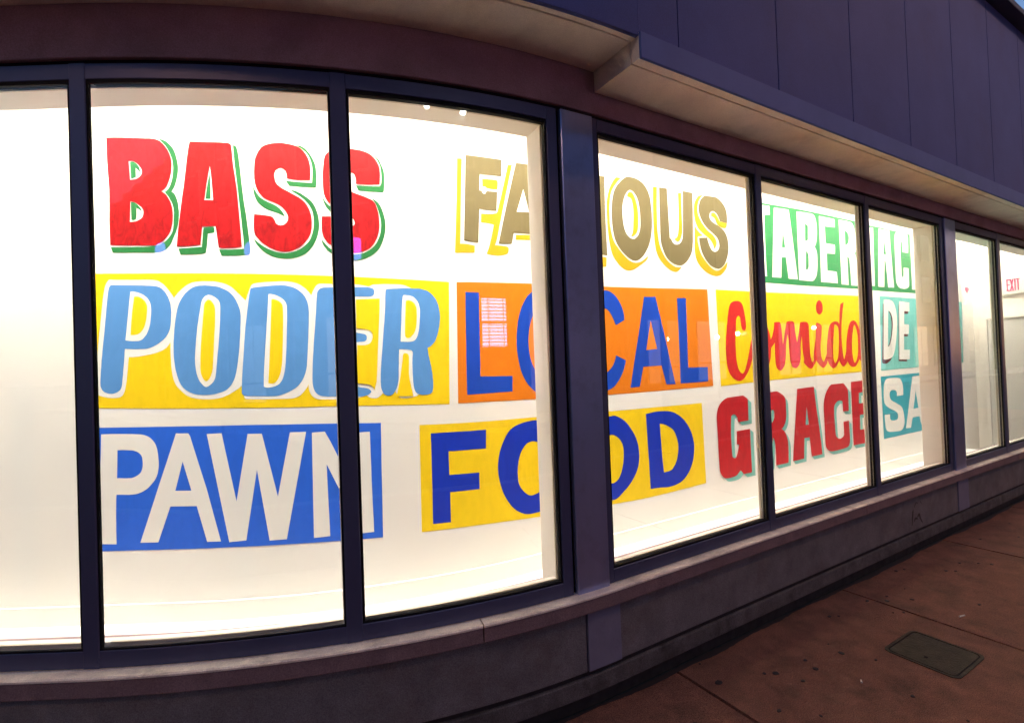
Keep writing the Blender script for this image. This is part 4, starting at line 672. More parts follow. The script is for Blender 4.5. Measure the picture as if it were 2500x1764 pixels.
local O royal 1 54,2077 76,2075 97,2068 117,2056 135,2040 154,2017 172,1988 188,1954 201,1919 211,1880 218,1838 222,1794 222,1751 219,1708 213,1665 203,1623 192,1585 178,1551 162,1521 143,1494 124,1473 104,1458 82,1447 59,1441 37,1440 17,1444 -4,1452 -27,1465 -48,1481 -69,1501 -89,1524 -106,1551 -121,1582 -132,1619 -141,1660 -147,1704 -149,1746 -147,1789 -141,1832 -133,1874 -121,1912 -106,1947 -87,1980 -66,2009 -44,2033 -19,2051 7,2064 31,2073|52,1961 65,1957 79,1949 93,1936 105,1922 115,1905 125,1885 132,1863 138,1841 142,1818 144,1793 144,1769 143,1744 140,1720 134,1696 128,1673 120,1651 112,1629 103,1609 93,1590 83,1576 72,1566 60,1558 48,1553 37,1552 26,1556 15,1564 5,1574 -4,1586 -15,1603 -26,1622 -35,1644 -42,1666 -47,1690 -50,1715 -51,1740 -51,1765 -48,1790 -44,1814 -39,1838 -32,1859 -24,1879 -15,1897 -5,1913 6,1927 16,1940 27,1951 39,1958
local C royal 1 488,2092 503,2096 518,2097 534,2097 551,2097 568,2096 587,2095 605,2093 622,2088 639,2079 656,2068 671,2055 685,2041 698,2025 709,2008 718,1990 726,1972 732,1954 735,1936 737,1917 737,1900 658,1863 650,1880 642,1898 633,1914 625,1928 616,1941 607,1952 597,1961 587,1968 577,1972 566,1974 556,1974 545,1973 534,1971 523,1969 512,1965 502,1958 490,1947 478,1933 467,1916 458,1898 450,1877 444,1854 439,1829 436,1804 433,1778 431,1750 430,1723 430,1697 433,1672 437,1647 443,1623 450,1603 458,1588 467,1574 478,1563 489,1554 498,1548 508,1544 519,1542 530,1542 542,1543 555,1547 568,1552 580,1559 592,1567 603,1576 613,1586 622,1598 631,1612 638,1628 645,1644 651,1661 736,1625 729,1603 722,1581 713,1560 703,1541 692,1524 680,1508 668,1494 656,1482 645,1471 634,1461 623,1453 610,1446 597,1440 583,1435 568,1432 552,1430 537,1428 522,1427 506,1428 489,1430 471,1435 452,1441 433,1449 415,1461 398,1477 381,1496 365,1517 352,1540 342,1565 334,1591 328,1618 324,1646 321,1674 320,1703 321,1733 323,1764 327,1797 334,1831 341,1864 349,1896 359,1925 369,1954 380,1980 391,2003 402,2021 414,2037 426,2051 438,2063 450,2073 462,2081 475,2087
local A royal 1 931,2066 1043,2072 1058,2019 1076,1957 1095,1887 1116,1811 1138,1727 1162,1635 1187,1538 1212,1441 1118,1444 1076,1581 897,1577 857,1441 768,1438 785,1502 803,1572 823,1648 844,1726 865,1807 887,1894 909,1981|986,1901 1039,1700 932,1692
local L royal 1 1264,2071 1361,2075 1360,2035 1360,1989 1359,1936 1358,1880 1358,1809 1358,1730 1357,1645 1357,1557 1574,1554 1573,1445 1267,1443 1267,1521 1268,1603 1268,1686 1267,1767 1267,1846 1266,1925 1265,2001
pawn panel blue 0 -2708,1377 -2691,1376 -2602,1374 -2504,1372 -2398,1370 -2289,1368 -2166,1366 -2030,1363 -1890,1361 -1746,1357 -1592,1353 -1429,1348 -1262,1342 -1097,1335 -1098,1274 -1099,1205 -1101,1132 -1102,1056 -1103,977 -1104,894 -1105,811 -1106,730 -1203,732 -1308,735 -1419,738 -1530,740 -1640,743 -1751,744 -1870,746 -2003,748 -2173,749 -2348,750 -2523,752 -2701,753 -2720,754
pawn P white 1 -2669,1342 -2610,1342 -2556,1340 -2509,1338 -2473,1335 -2459,1333 -2447,1329 -2436,1325 -2426,1319 -2417,1312 -2409,1303 -2402,1294 -2396,1284 -2392,1273 -2388,1261 -2386,1248 -2384,1235 -2383,1222 -2382,1207 -2381,1193 -2381,1179 -2382,1166 -2384,1154 -2386,1142 -2389,1131 -2393,1121 -2398,1111 -2403,1102 -2410,1093 -2418,1084 -2427,1074 -2436,1065 -2446,1057 -2455,1052 -2463,1047 -2472,1043 -2481,1040 -2489,1037 -2497,1035 -2506,1034 -2516,1033 -2533,1032 -2553,1033 -2576,1034 -2599,1035 -2601,1010 -2602,983 -2603,953 -2604,922 -2604,890 -2605,855 -2605,820 -2605,786 -2689,790 -2687,842 -2686,901 -2684,966 -2681,1034 -2679,1106 -2676,1184 -2672,1264|-2588,1259 -2574,1259 -2559,1259 -2545,1258 -2532,1257 -2521,1256 -2510,1255 -2501,1252 -2493,1249 -2485,1245 -2478,1239 -2472,1233 -2467,1225 -2464,1217 -2463,1206 -2462,1196 -2462,1186 -2462,1178 -2463,1170 -2465,1163 -2467,1156 -2470,1149 -2473,1143 -2478,1138 -2483,1133 -2490,1128 -2498,1124 -2506,1120 -2514,1118 -2520,1116 -2526,1116 -2533,1116 -2540,1116 -2551,1116 -2564,1117 -2579,1118 -2594,1118
pawn A white 1 -2290,1333 -2225,1331 -2215,1316 -2124,1044 -2050,780 -2131,781 -2187,963 -2328,966 -2394,788 -2485,789 -2451,883 -2418,975 -2388,1060 -2361,1135 -2340,1192 -2321,1246 -2304,1293|-2260,1190 -2216,1042 -2301,1044
pawn W white 1 -2116,1324 -2029,1325 -1953,978 -1878,1316 -1796,1314 -1714,990 -1634,1313 -1540,1312 -1670,770 -1769,769 -1830,1132 -1903,778 -2002,774
pawn N white 1 -1507,1306 -1432,1307 -1416,1281 -1398,1250 -1380,1215 -1360,1177 -1338,1129 -1313,1076 -1288,1019 -1262,961 -1247,1292 -1165,1293 -1165,1237 -1165,1176 -1164,1112 -1164,1046 -1163,977 -1162,906 -1160,834 -1159,764 -1228,764 -1250,804 -1274,848 -1299,894 -1324,941 -1350,989 -1376,1040 -1402,1090 -1427,1138 -1426,1104 -1426,1064 -1425,1021 -1424,975 -1423,926 -1421,874 -1420,819 -1419,766 -1514,764 -1513,808 -1512,860 -1512,918 -1511,981 -1510,1054 -1509,1135 -1508,1220
food panel yellow 0 -857,1310 -749,1307 -638,1305 -527,1303 -423,1302 -333,1301 -252,1301 -169,1301 -69,1301 64,1299 211,1296 378,1293 560,1291 761,1289 987,1288 1233,1286 1489,1286 1502,681 1342,676 1189,673 1048,670 924,669 825,670 741,672 660,675 567,678 426,683 269,689 103,696 -78,705 -279,714 -482,721 -679,726 -865,730
food F cobalt 1 -786,1260 -745,1259 -701,1259 -654,1258 -607,1257 -558,1256 -507,1255 -456,1255 -406,1254 -412,1147 -445,1148 -479,1149 -513,1150 -546,1150 -579,1151 -612,1152 -644,1152 -673,1153 -673,1022 -466,1016 -468,923 -672,927 -673,762 -791,766 -790,820 -789,879 -788,940 -788,1002 -787,1066 -786,1132 -786,1197
food O cobalt 1 -72,1280 -47,1282 -22,1282 2,1281 24,1276 47,1269 70,1258 92,1245 113,1229 132,1210 149,1188 165,1164 177,1139 188,1111 196,1081 201,1051 203,1021 203,992 200,964 194,936 186,908 174,881 159,853 142,827 124,804 106,784 87,767 67,753 45,742 20,735 -9,731 -41,730 -70,729 -93,730 -114,732 -133,736 -153,743 -173,752 -194,763 -214,777 -232,792 -248,810 -264,830 -278,851 -291,873 -302,897 -311,923 -318,948 -323,972 -327,994 -328,1014 -328,1035 -326,1055 -323,1075 -318,1095 -312,1115 -303,1136 -291,1159 -276,1183 -259,1207 -242,1226 -226,1239 -209,1249 -190,1257 -170,1264 -147,1270 -123,1274 -97,1278|-72,1156 -56,1158 -40,1158 -23,1155 -6,1150 8,1142 22,1132 35,1118 46,1103 56,1083 64,1060 69,1035 72,1012 72,990 69,968 63,947 56,927 48,907 38,889 25,872 11,859 -7,849 -31,842 -54,838 -75,837 -91,840 -105,847 -118,855 -130,865 -142,876 -154,889 -163,903 -171,919 -175,935 -177,953 -178,972 -177,992 -175,1012 -171,1034 -166,1055 -159,1074 -151,1091 -142,1106 -131,1120 -120,1131 -109,1140 -98,1148 -85,1153
food O cobalt 1 579,1258 594,1259 606,1259 619,1258 633,1254 650,1247 668,1239 687,1229 705,1216 722,1201 738,1184 754,1165 768,1146 781,1129 792,1111 802,1093 810,1072 817,1049 822,1024 825,997 826,972 824,948 820,923 813,899 803,877 790,854 774,833 756,812 738,794 719,778 699,763 679,751 661,739 645,729 631,720 618,713 604,707 591,705 579,705 566,706 551,710 534,713 514,718 495,726 475,737 455,751 434,769 414,790 397,813 383,838 371,865 362,895 355,924 351,953 350,982 351,1012 354,1041 360,1071 369,1101 380,1130 393,1156 410,1179 429,1200 450,1218 472,1233 498,1244 527,1251 555,1255|566,1134 577,1137 587,1136 597,1134 608,1129 622,1122 636,1112 650,1100 661,1088 669,1075 676,1062 680,1047 684,1030 685,1011 684,991 682,969 679,948 674,927 668,906 661,886 653,869 645,856 637,845 628,835 618,828 607,822 595,818 583,815 571,816 558,819 545,824 533,832 522,842 513,854 504,869 496,886 491,905 486,927 483,951 481,976 481,1000 484,1024 488,1049 494,1072 504,1091 517,1106 533,1119 551,1128
food D cobalt 1 904,1247 929,1250 954,1253 980,1255 1005,1256 1028,1257 1050,1257 1072,1256 1093,1255 1112,1253 1131,1250 1149,1247 1167,1242 1186,1235 1205,1227 1224,1218 1242,1208 1260,1195 1277,1182 1294,1167 1309,1151 1324,1134 1338,1115 1350,1095 1361,1076 1369,1055 1376,1034 1380,1012 1384,991 1385,972 1384,953 1382,934 1379,916 1375,897 1370,879 1363,860 1354,843 1343,824 1331,806 1317,789 1302,774 1287,761 1270,750 1253,740 1237,732 1222,726 1206,723 1191,720 1174,717 1157,715 1138,713 1118,712 1099,712 1079,713 1060,715 1039,718 1018,720 994,722 970,723 945,724 921,725 919,771 918,822 916,875 915,930 912,989 910,1052 908,1112 906,1160 905,1186 905,1209 904,1230|1035,1168 1046,1168 1059,1166 1073,1162 1087,1157 1105,1150 1125,1140 1144,1130 1160,1119 1172,1108 1181,1096 1189,1084 1195,1070 1202,1055 1208,1039 1212,1021 1215,1004 1215,987 1215,970 1212,952 1209,936 1204,920 1199,904 1192,889 1184,875 1175,862 1164,851 1153,841 1143,833 1136,829 1129,826 1122,825 1113,824 1101,822 1087,822 1072,821 1057,821 1053,861 1050,903 1047,948 1044,992 1042,1036 1039,1081 1037,1126
comida panel yellow 0 1706,2154 1862,2156 2053,2159 2279,2162 2536,2167 2837,2174 3189,2181 3587,2191 4020,2201 4016,1437 3554,1433 3139,1429 2779,1424 2481,1420 2244,1415 2037,1410 1862,1405 1721,1400
comida C red2 1 1958,2075 1947,2075 1935,2073 1923,2071 1912,2068 1902,2064 1892,2059 1883,2054 1875,2046 1869,2037 1864,2026 1859,2014 1854,2000 1849,1983 1844,1964 1838,1943 1833,1920 1828,1896 1823,1870 1818,1844 1814,1818 1810,1793 1806,1767 1803,1742 1800,1716 1799,1691 1799,1664 1799,1639 1801,1615 1803,1593 1805,1573 1809,1554 1815,1536 1822,1518 1831,1501 1842,1486 1855,1472 1870,1460 1888,1450 1906,1442 1924,1436 1941,1433 1957,1432 1973,1433 1988,1437 2003,1443 2018,1452 2032,1464 2046,1476 2060,1490 2073,1505 2086,1522 2098,1538 2108,1555 2116,1572 2124,1589 2133,1608 2141,1628 2150,1649 2158,1670 2165,1690 2171,1709 2177,1727 2181,1745 2185,1761 2154,1796 2145,1785 2137,1772 2129,1758 2121,1743 2115,1727 2109,1709 2103,1690 2097,1673 2092,1657 2086,1641 2081,1626 2074,1609 2066,1590 2058,1570 2049,1551 2041,1534 2034,1522 2026,1511 2018,1502 2010,1495 2005,1491 2000,1489 1993,1489 1987,1490 1980,1493 1971,1499 1963,1506 1957,1514 1949,1526 1941,1542 1935,1559 1929,1578 1926,1599 1924,1621 1922,1645 1922,1670 1922,1695 1922,1722 1923,1748 1924,1773 1926,1795 1929,1815 1932,1834 1934,1853 1936,1872 1938,1891 1941,1908 1943,1922 1946,1930 1950,1937 1954,1943 1959,1948 1962,1952 1967,1955 1971,1957 1976,1957 1981,1955 1986,1951 1991,1946 1995,1940 1997,1931 1998,1919 1999,1906 2001,1894 2003,1883 2005,1872 2008,1862 2012,1854 2017,1847 2024,1842 2032,1838 2038,1837 2045,1838 2052,1842 2059,1848 2063,1854 2066,1863 2067,1875 2067,1887 2066,1901 2064,1918 2061,1938 2057,1958 2053,1977 2049,1994 2044,2011 2040,2027 2034,2040 2028,2050 2021,2058 2013,2064 2004,2069 1993,2073 1982,2075 1970,2075
comida o red2 1 2278,1904 2290,1906 2303,1906 2315,1903 2327,1899 2337,1891 2347,1881 2356,1869 2364,1857 2372,1843 2379,1829 2385,1813 2390,1796 2393,1779 2396,1761 2397,1742 2398,1723 2397,1705 2396,1686 2394,1668 2391,1651 2389,1635 2386,1619 2382,1605 2377,1590 2371,1576 2364,1562 2356,1549 2346,1537 2333,1525 2318,1514 2302,1504 2288,1497 2275,1492 2263,1490 2251,1490 2238,1492 2226,1498 2213,1507 2202,1517 2192,1530 2184,1546 2178,1565 2173,1585 2169,1607 2167,1629 2167,1653 2168,1677 2171,1701 2174,1725 2179,1750 2185,1774 2192,1796 2200,1818 2210,1839 2221,1858 2231,1874 2241,1884 2253,1893 2265,1900|2294,1856 2300,1853 2307,1846 2312,1837 2317,1826 2320,1812 2323,1796 2325,1778 2327,1760 2328,1742 2328,1724 2328,1706 2327,1688 2324,1669 2320,1651 2316,1633 2311,1616 2306,1600 2300,1585 2294,1572 2288,1562 2282,1558 2274,1555 2265,1555 2258,1557 2251,1563 2245,1572 2240,1582 2236,1594 2233,1608 2231,1626 2231,1645 2231,1665 2233,1688 2235,1713 2239,1738 2243,1760 2248,1780 2254,1797 2261,1813 2267,1826 2273,1836 2280,1846 2287,1853
comida m red2 1 2384,1751 2394,1760 2403,1771 2412,1783 2420,1796 2428,1811 2436,1827 2442,1843 2447,1858 2451,1872 2453,1885 2454,1898 2454,1910 2466,1911 2478,1912 2489,1913 2501,1913 2512,1914 2524,1915 2534,1914 2542,1910 2548,1901 2552,1889 2555,1874 2558,1859 2560,1841 2562,1822 2563,1803 2565,1784 2566,1767 2568,1750 2569,1734 2570,1719 2577,1741 2585,1763 2593,1786 2600,1809 2609,1833 2617,1857 2625,1879 2632,1897 2634,1903 2636,1909 2639,1914 2641,1919 2653,1921 2667,1923 2680,1925 2693,1925 2706,1925 2720,1925 2732,1923 2742,1920 2748,1916 2752,1911 2755,1905 2757,1898 2759,1885 2760,1868 2762,1849 2765,1829 2769,1807 2774,1784 2780,1760 2786,1737 2795,1756 2803,1778 2812,1800 2820,1823 2827,1846 2834,1869 2841,1893 2847,1915 2865,1918 2883,1919 2900,1921 2916,1921 2931,1921 2945,1920 2957,1918 2967,1914 2974,1909 2978,1903 2981,1896 2982,1888 2983,1868 2983,1843 2983,1814 2983,1784 2984,1752 2985,1716 2986,1682 2987,1654 2988,1637 2989,1622 2991,1608 2994,1596 2998,1583 3003,1571 3008,1562 3014,1556 3020,1555 3027,1558 3034,1563 3038,1569 3043,1578 3047,1590 3050,1605 3052,1621 3063,1606 3071,1591 3074,1576 3073,1561 3065,1547 3051,1533 3035,1520 3022,1510 3015,1505 3008,1501 3000,1498 2992,1496 2982,1497 2972,1498 2962,1502 2952,1506 2938,1513 2923,1522 2909,1532 2897,1540 2890,1544 2884,1549 2879,1553 2876,1556 2879,1563 2882,1572 2884,1581 2884,1591 2882,1605 2878,1621 2873,1638 2870,1656 2868,1675 2867,1694 2867,1714 2867,1733 2866,1750 2866,1767 2866,1783 2866,1797 2859,1777 2853,1756 2847,1735 2843,1714 2840,1693 2839,1672 2838,1651 2836,1631 2833,1612 2830,1593 2825,1576 2819,1561 2812,1549 2803,1538 2793,1528 2783,1521 2774,1515 2764,1511 2754,1508 2743,1508 2731,1510 2718,1514 2706,1519 2695,1526 2687,1535 2681,1546 2676,1558 2671,1571 2667,1590 2664,1612 2662,1635 2660,1659 2659,1684 2658,1712 2658,1738 2657,1759 2655,1773 2652,1786 2650,1797 2646,1806 2638,1789 2631,1770 2624,1749 2619,1728 2615,1706 2613,1682 2611,1658 2609,1635 2605,1613 2601,1591 2596,1572 2590,1554 2583,1541 2574,1530 2564,1520 2555,1512 2546,1506 2537,1501 2527,1497 2517,1496 2505,1498 2493,1502 2481,1508 2471,1515 2464,1523 2459,1534 2455,1545 2452,1558 2450,1575 2449,1594 2449,1616 2450,1638 2450,1661 2450,1685 2451,1711 2452,1735 2441,1727 2431,1719 2422,1712 2414,1705 2408,1700 2402,1695 2398,1691 2394,1687
comida i red2 1 3108,1913 3117,1915 3128,1916 3139,1915 3150,1913 3162,1910 3174,1905 3187,1898 3199,1891 3198,1873 3196,1853 3193,1832 3190,1811 3185,1789 3180,1767 3175,1745 3171,1725 3168,1705 3166,1687 3164,1669 3165,1652 3166,1634 3169,1616 3173,1599 3177,1585 3182,1574 3189,1564 3197,1557 3205,1555 3215,1560 3225,1571 3236,1584 3245,1597 3254,1610 3262,1623 3269,1637 3275,1650 3277,1623 3278,1598 3276,1575 3273,1556 3268,1544 3259,1534 3249,1525 3239,1517 3229,1510 3218,1504 3206,1500 3194,1498 3182,1500 3169,1505 3155,1512 3142,1520 3128,1529 3113,1540 3099,1552 3085,1564 3048,1568 3044,1579 3042,1591 3041,1605 3043,1621 3047,1640 3053,1661 3061,1684 3067,1706 3073,1726 3079,1746 3085,1765 3089,1784 3092,1803 3094,1822 3095,1840 3097,1857 3100,1873 3102,1887 3105,1901
comida i red2 1 3177,2127 3187,2125 3197,2121 3206,2115 3214,2108 3221,2099 3226,2088 3230,2077 3231,2065 3231,2053 3230,2041 3226,2028 3219,2018 3209,2009 3195,2001 3181,1995 3168,1992 3157,1993 3146,1998 3136,2004 3128,2012 3122,2022 3118,2034 3116,2046 3116,2058 3118,2071 3122,2083 3128,2095 3135,2105 3144,2113 3155,2120 3166,2125
comida d red2 1 3610,2126 3604,2106 3597,2083 3589,2059 3582,2034 3575,2008 3568,1980 3561,1951 3556,1923 3551,1895 3548,1867 3545,1840 3543,1812 3542,1784 3542,1756 3543,1728 3544,1701 3547,1675 3550,1648 3554,1624 3558,1605 3561,1593 3564,1581 3568,1573 3572,1570 3578,1574 3585,1584 3592,1597 3599,1611 3605,1625 3612,1640 3618,1656 3624,1673 3631,1638 3635,1606 3636,1577 3634,1554 3627,1541 3616,1530 3602,1521 3590,1514 3580,1508 3570,1503 3560,1500 3549,1500 3538,1504 3526,1512 3515,1521 3506,1530 3498,1538 3492,1546 3486,1554 3483,1561 3469,1546 3455,1531 3440,1519 3427,1508 3414,1500 3401,1494 3388,1489 3374,1488 3359,1491 3343,1497 3327,1505 3313,1515 3301,1526 3291,1540 3281,1554 3274,1570 3271,1583 3268,1599 3267,1617 3267,1637 3269,1661 3273,1688 3277,1717 3282,1744 3288,1771 3295,1798 3302,1823 3310,1845 3317,1862 3325,1877 3334,1891 3346,1903 3360,1912 3377,1920 3394,1926 3411,1931 3428,1934 3445,1935 3462,1934 3476,1932 3488,1928 3498,1923 3506,1916 3513,1908 3515,1934 3518,1960 3521,1987 3525,2012 3530,2036 3536,2060 3542,2082 3549,2103|3428,1904 3438,1905 3450,1902 3462,1897 3472,1891 3480,1885 3486,1877 3490,1869 3493,1860 3495,1839 3495,1813 3494,1784 3493,1757 3491,1730 3488,1704 3485,1678 3480,1654 3475,1633 3470,1613 3464,1595 3456,1579 3445,1565 3433,1551 3420,1541 3410,1536 3402,1537 3395,1543 3390,1551 3386,1560 3382,1575 3379,1593 3378,1613 3377,1635 3380,1663 3384,1694 3389,1727 3394,1757 3398,1785 3403,1813 3407,1838 3412,1859 3415,1873 3418,1886 3422,1897
comida a red2 1 3770,1949 3784,1949 3799,1947 3812,1943 3824,1937 3834,1931 3842,1924 3849,1915 3856,1906 3864,1895 3872,1882 3880,1869 3887,1856 3892,1942 3951,1939 3951,1902 3951,1862 3951,1823 3951,1784 3952,1746 3952,1707 3953,1670 3955,1640 3958,1621 3963,1604 3968,1588 3975,1575 3968,1558 3960,1543 3951,1532 3942,1525 3932,1525 3922,1529 3911,1535 3901,1541 3890,1546 3880,1551 3870,1557 3860,1563 3851,1550 3839,1537 3827,1525 3814,1515 3801,1506 3787,1498 3772,1493 3757,1489 3740,1489 3723,1490 3706,1494 3689,1500 3674,1509 3659,1520 3645,1533 3633,1547 3626,1561 3621,1578 3618,1597 3616,1617 3617,1645 3620,1677 3624,1711 3630,1743 3637,1772 3646,1802 3656,1830 3667,1854 3677,1875 3689,1895 3701,1911 3713,1925 3726,1934 3740,1941 3756,1946|3794,1906 3802,1903 3810,1894 3818,1882 3825,1870 3832,1855 3838,1838 3843,1819 3847,1799 3849,1775 3849,1750 3849,1723 3848,1699 3846,1676 3844,1654 3842,1633 3837,1614 3830,1595 3822,1578 3813,1563 3804,1550 3796,1542 3786,1534 3776,1529 3767,1529 3760,1535 3753,1545 3748,1559 3744,1573 3739,1592 3735,1614 3732,1639 3731,1665 3732,1693 3736,1725 3740,1756 3745,1784 3750,1809 3757,1832 3763,1852 3770,1869 3775,1881 3781,1893 3787,1903
grace G red3 5 1789,1307 1986,1312 1995,1308 2004,1304 2012,1300 2020,1296 2028,1291 2035,1287 2041,1282 2046,1277 2044,1108 1914,1105 1912,1115 1910,1125 1907,1134 1903,1142 1898,1149 1892,1156 1885,1162 1878,1166 1872,1169 1866,1171 1859,1171 1853,1171 1846,1169 1840,1167 1833,1163 1828,1159 1825,1144 1823,1126 1821,1105 1819,1083 1818,1059 1816,1032 1815,1004 1815,974 1816,942 1817,908 1819,873 1822,839 1833,831 1844,826 1855,825 1864,828 1873,836 1881,849 1888,863 1894,877 1899,889 1904,902 1908,914 1910,926 1884,931 1889,1034 2059,1038 2059,997 2058,953 2058,908 2059,864 2059,819 2060,773 2061,728 2062,685 1956,686 1914,722 1905,713 1894,705 1883,698 1873,692 1862,688 1852,685 1841,683 1828,682 1805,681 1777,680 1749,681 1726,684 1712,689 1702,696 1694,704 1686,712 1679,721 1672,731 1667,741 1664,753 1661,773 1660,798 1659,826 1658,856 1658,892 1657,934 1657,976 1656,1017 1655,1056 1654,1095 1653,1132 1653,1162 1655,1182 1659,1200 1664,1216 1670,1231 1679,1244 1689,1256 1701,1267 1715,1277 1731,1286 1749,1294 1769,1301
grace G teal2 3 1799,1300 1997,1305 2006,1301 2015,1297 2024,1293 2032,1289 2039,1284 2046,1279 2052,1275 2058,1270 2055,1100 1925,1098 1923,1108 1921,1117 1918,1126 1914,1135 1909,1142 1903,1149 1896,1155 1889,1159 1883,1162 1876,1164 1870,1164 1863,1164 1857,1162 1850,1160 1844,1156 1838,1152 1836,1137 1834,1118 1831,1098 1830,1076 1828,1051 1827,1025 1826,996 1826,966 1827,934 1828,900 1830,865 1832,831 1844,823 1855,819 1865,818 1875,820 1884,828 1892,841 1899,856 1905,869 1910,882 1915,894 1919,907 1921,918 1895,923 1900,1026 2070,1030 2070,989 2070,946 2070,900 2070,856 2071,811 2071,765 2072,720 2073,677 1967,678 1925,714 1915,705 1905,697 1894,690 1883,684 1873,680 1863,677 1852,675 1839,674 1816,673 1787,673 1759,674 1737,676 1723,681 1712,688 1704,696 1697,705 1689,714 1683,723 1678,734 1674,745 1672,766 1670,790 1669,818 1669,848 1668,885 1667,926 1667,969 1667,1010 1665,1049 1664,1088 1663,1125 1664,1155 1666,1175 1669,1193 1674,1209 1681,1224 1689,1237 1699,1249 1711,1260 1725,1270 1741,1279 1760,1287 1779,1294
grace G teal2 2 1810,1293 2008,1298 2017,1294 2026,1290 2035,1286 2043,1281 2051,1277 2058,1272 2064,1267 2069,1263 2066,1093 1936,1090 1934,1100 1932,1110 1929,1119 1925,1127 1920,1135 1913,1142 1907,1147 1900,1152 1894,1155 1887,1156 1881,1157 1874,1157 1868,1155 1861,1152 1855,1149 1849,1145 1847,1129 1844,1111 1842,1091 1840,1068 1839,1044 1838,1017 1837,989 1837,959 1837,927 1839,892 1841,858 1843,823 1854,816 1866,811 1876,810 1886,813 1895,821 1902,833 1909,848 1916,862 1921,874 1926,887 1930,899 1932,911 1906,915 1910,1019 2082,1022 2081,982 2081,938 2081,893 2082,848 2082,803 2083,757 2084,712 2085,669 1978,670 1936,706 1926,697 1916,689 1905,682 1894,676 1884,672 1874,669 1863,667 1850,666 1827,665 1798,665 1770,666 1747,669 1733,673 1723,680 1715,688 1707,697 1700,706 1693,716 1688,726 1685,738 1682,758 1680,783 1680,811 1679,841 1678,878 1678,919 1677,962 1677,1003 1676,1042 1674,1081 1673,1118 1674,1148 1676,1168 1679,1186 1684,1202 1691,1217 1699,1230 1710,1242 1722,1253 1736,1263 1752,1272 1770,1280 1790,1287
grace G teal2 1 1821,1286 2019,1291 2028,1287 2037,1283 2046,1279 2054,1274 2062,1270 2069,1265 2075,1260 2081,1256 2078,1085 1947,1083 1945,1093 1943,1103 1940,1112 1936,1120 1931,1128 1924,1134 1918,1140 1911,1144 1905,1147 1898,1149 1892,1150 1885,1149 1879,1148 1872,1145 1866,1142 1860,1138 1857,1122 1855,1104 1853,1083 1851,1061 1850,1037 1848,1010 1848,981 1847,951 1848,919 1849,885 1851,850 1854,816 1865,808 1876,803 1887,802 1897,805 1906,813 1913,826 1920,840 1927,854 1932,866 1937,879 1941,892 1943,903 1917,908 1921,1011 2093,1015 2093,974 2093,930 2093,885 2093,840 2093,795 2094,749 2095,704 2096,661 1989,662 1947,698 1937,690 1927,681 1916,674 1905,668 1895,664 1885,661 1874,659 1861,658 1837,657 1809,657 1780,658 1758,661 1744,666 1733,673 1725,681 1717,689 1710,698 1703,708 1698,719 1695,730 1692,751 1691,775 1690,803 1689,833 1688,870 1688,912 1688,955 1687,995 1686,1035 1685,1074 1684,1111 1684,1141 1686,1161 1690,1179 1694,1195 1701,1210 1710,1223 1720,1235 1732,1246 1746,1256 1762,1265 1781,1273 1800,1280
grace G teal2 0 1831,1279 2030,1283 2040,1280 2049,1276 2058,1271 2066,1267 2073,1262 2080,1258 2087,1253 2092,1248 2089,1078 1958,1076 1956,1085 1954,1095 1951,1104 1947,1113 1942,1120 1935,1127 1929,1133 1922,1137 1916,1140 1909,1142 1902,1142 1896,1142 1889,1141 1883,1138 1877,1134 1871,1130 1868,1115 1866,1097 1864,1076 1862,1054 1861,1029 1859,1002 1858,974 1858,944 1859,912 1860,877 1862,842 1865,808 1876,800 1887,796 1898,794 1908,797 1916,805 1924,818 1931,833 1938,846 1943,859 1948,872 1952,884 1954,896 1928,900 1932,1004 2105,1007 2104,966 2104,922 2104,877 2104,832 2105,787 2106,741 2107,696 2108,653 2001,654 1958,691 1948,682 1938,673 1927,666 1916,660 1906,656 1896,653 1885,651 1871,650 1848,649 1819,649 1791,650 1768,653 1754,658 1744,665 1735,673 1728,682 1720,691 1714,700 1709,711 1705,723 1703,743 1701,768 1700,796 1700,826 1699,863 1698,904 1698,947 1698,988 1696,1028 1695,1067 1694,1103 1695,1134 1697,1154 1700,1172 1705,1188 1712,1203 1720,1216 1731,1228 1743,1239 1757,1249 1773,1258 1791,1266 1811,1273
grace R red3 5 2235,1315 2436,1321 2449,1320 2462,1317 2476,1312 2490,1306 2509,1297 2530,1286 2549,1273 2564,1257 2571,1237 2573,1214 2573,1189 2572,1166 2572,1142 2571,1119 2569,1096 2565,1076 2559,1059 2550,1043 2540,1030 2530,1019 2521,1011 2510,1005 2499,1001 2488,998 2504,990 2519,981 2534,970 2546,958 2556,943 2565,927 2572,911 2577,894 2581,879 2583,865 2583,850 2583,834 2582,806 2580,773 2577,736 2573,698 2395,696 2397,741 2398,784 2398,822 2397,854 2395,873 2391,891 2386,906 2382,918 2378,924 2372,929 2366,933 2363,931 2357,894 2350,841 2343,774 2336,697 2210,699 2213,765 2216,836 2219,912 2222,989 2225,1069 2228,1152 2232,1235|2360,1166 2364,1169 2371,1170 2379,1169 2385,1168 2390,1164 2394,1160 2397,1155 2399,1149 2399,1139 2399,1126 2397,1113 2395,1102 2392,1093 2388,1086 2383,1080 2378,1074 2373,1069 2368,1064 2363,1061 2357,1058 2356,1093 2356,1124 2358,1149
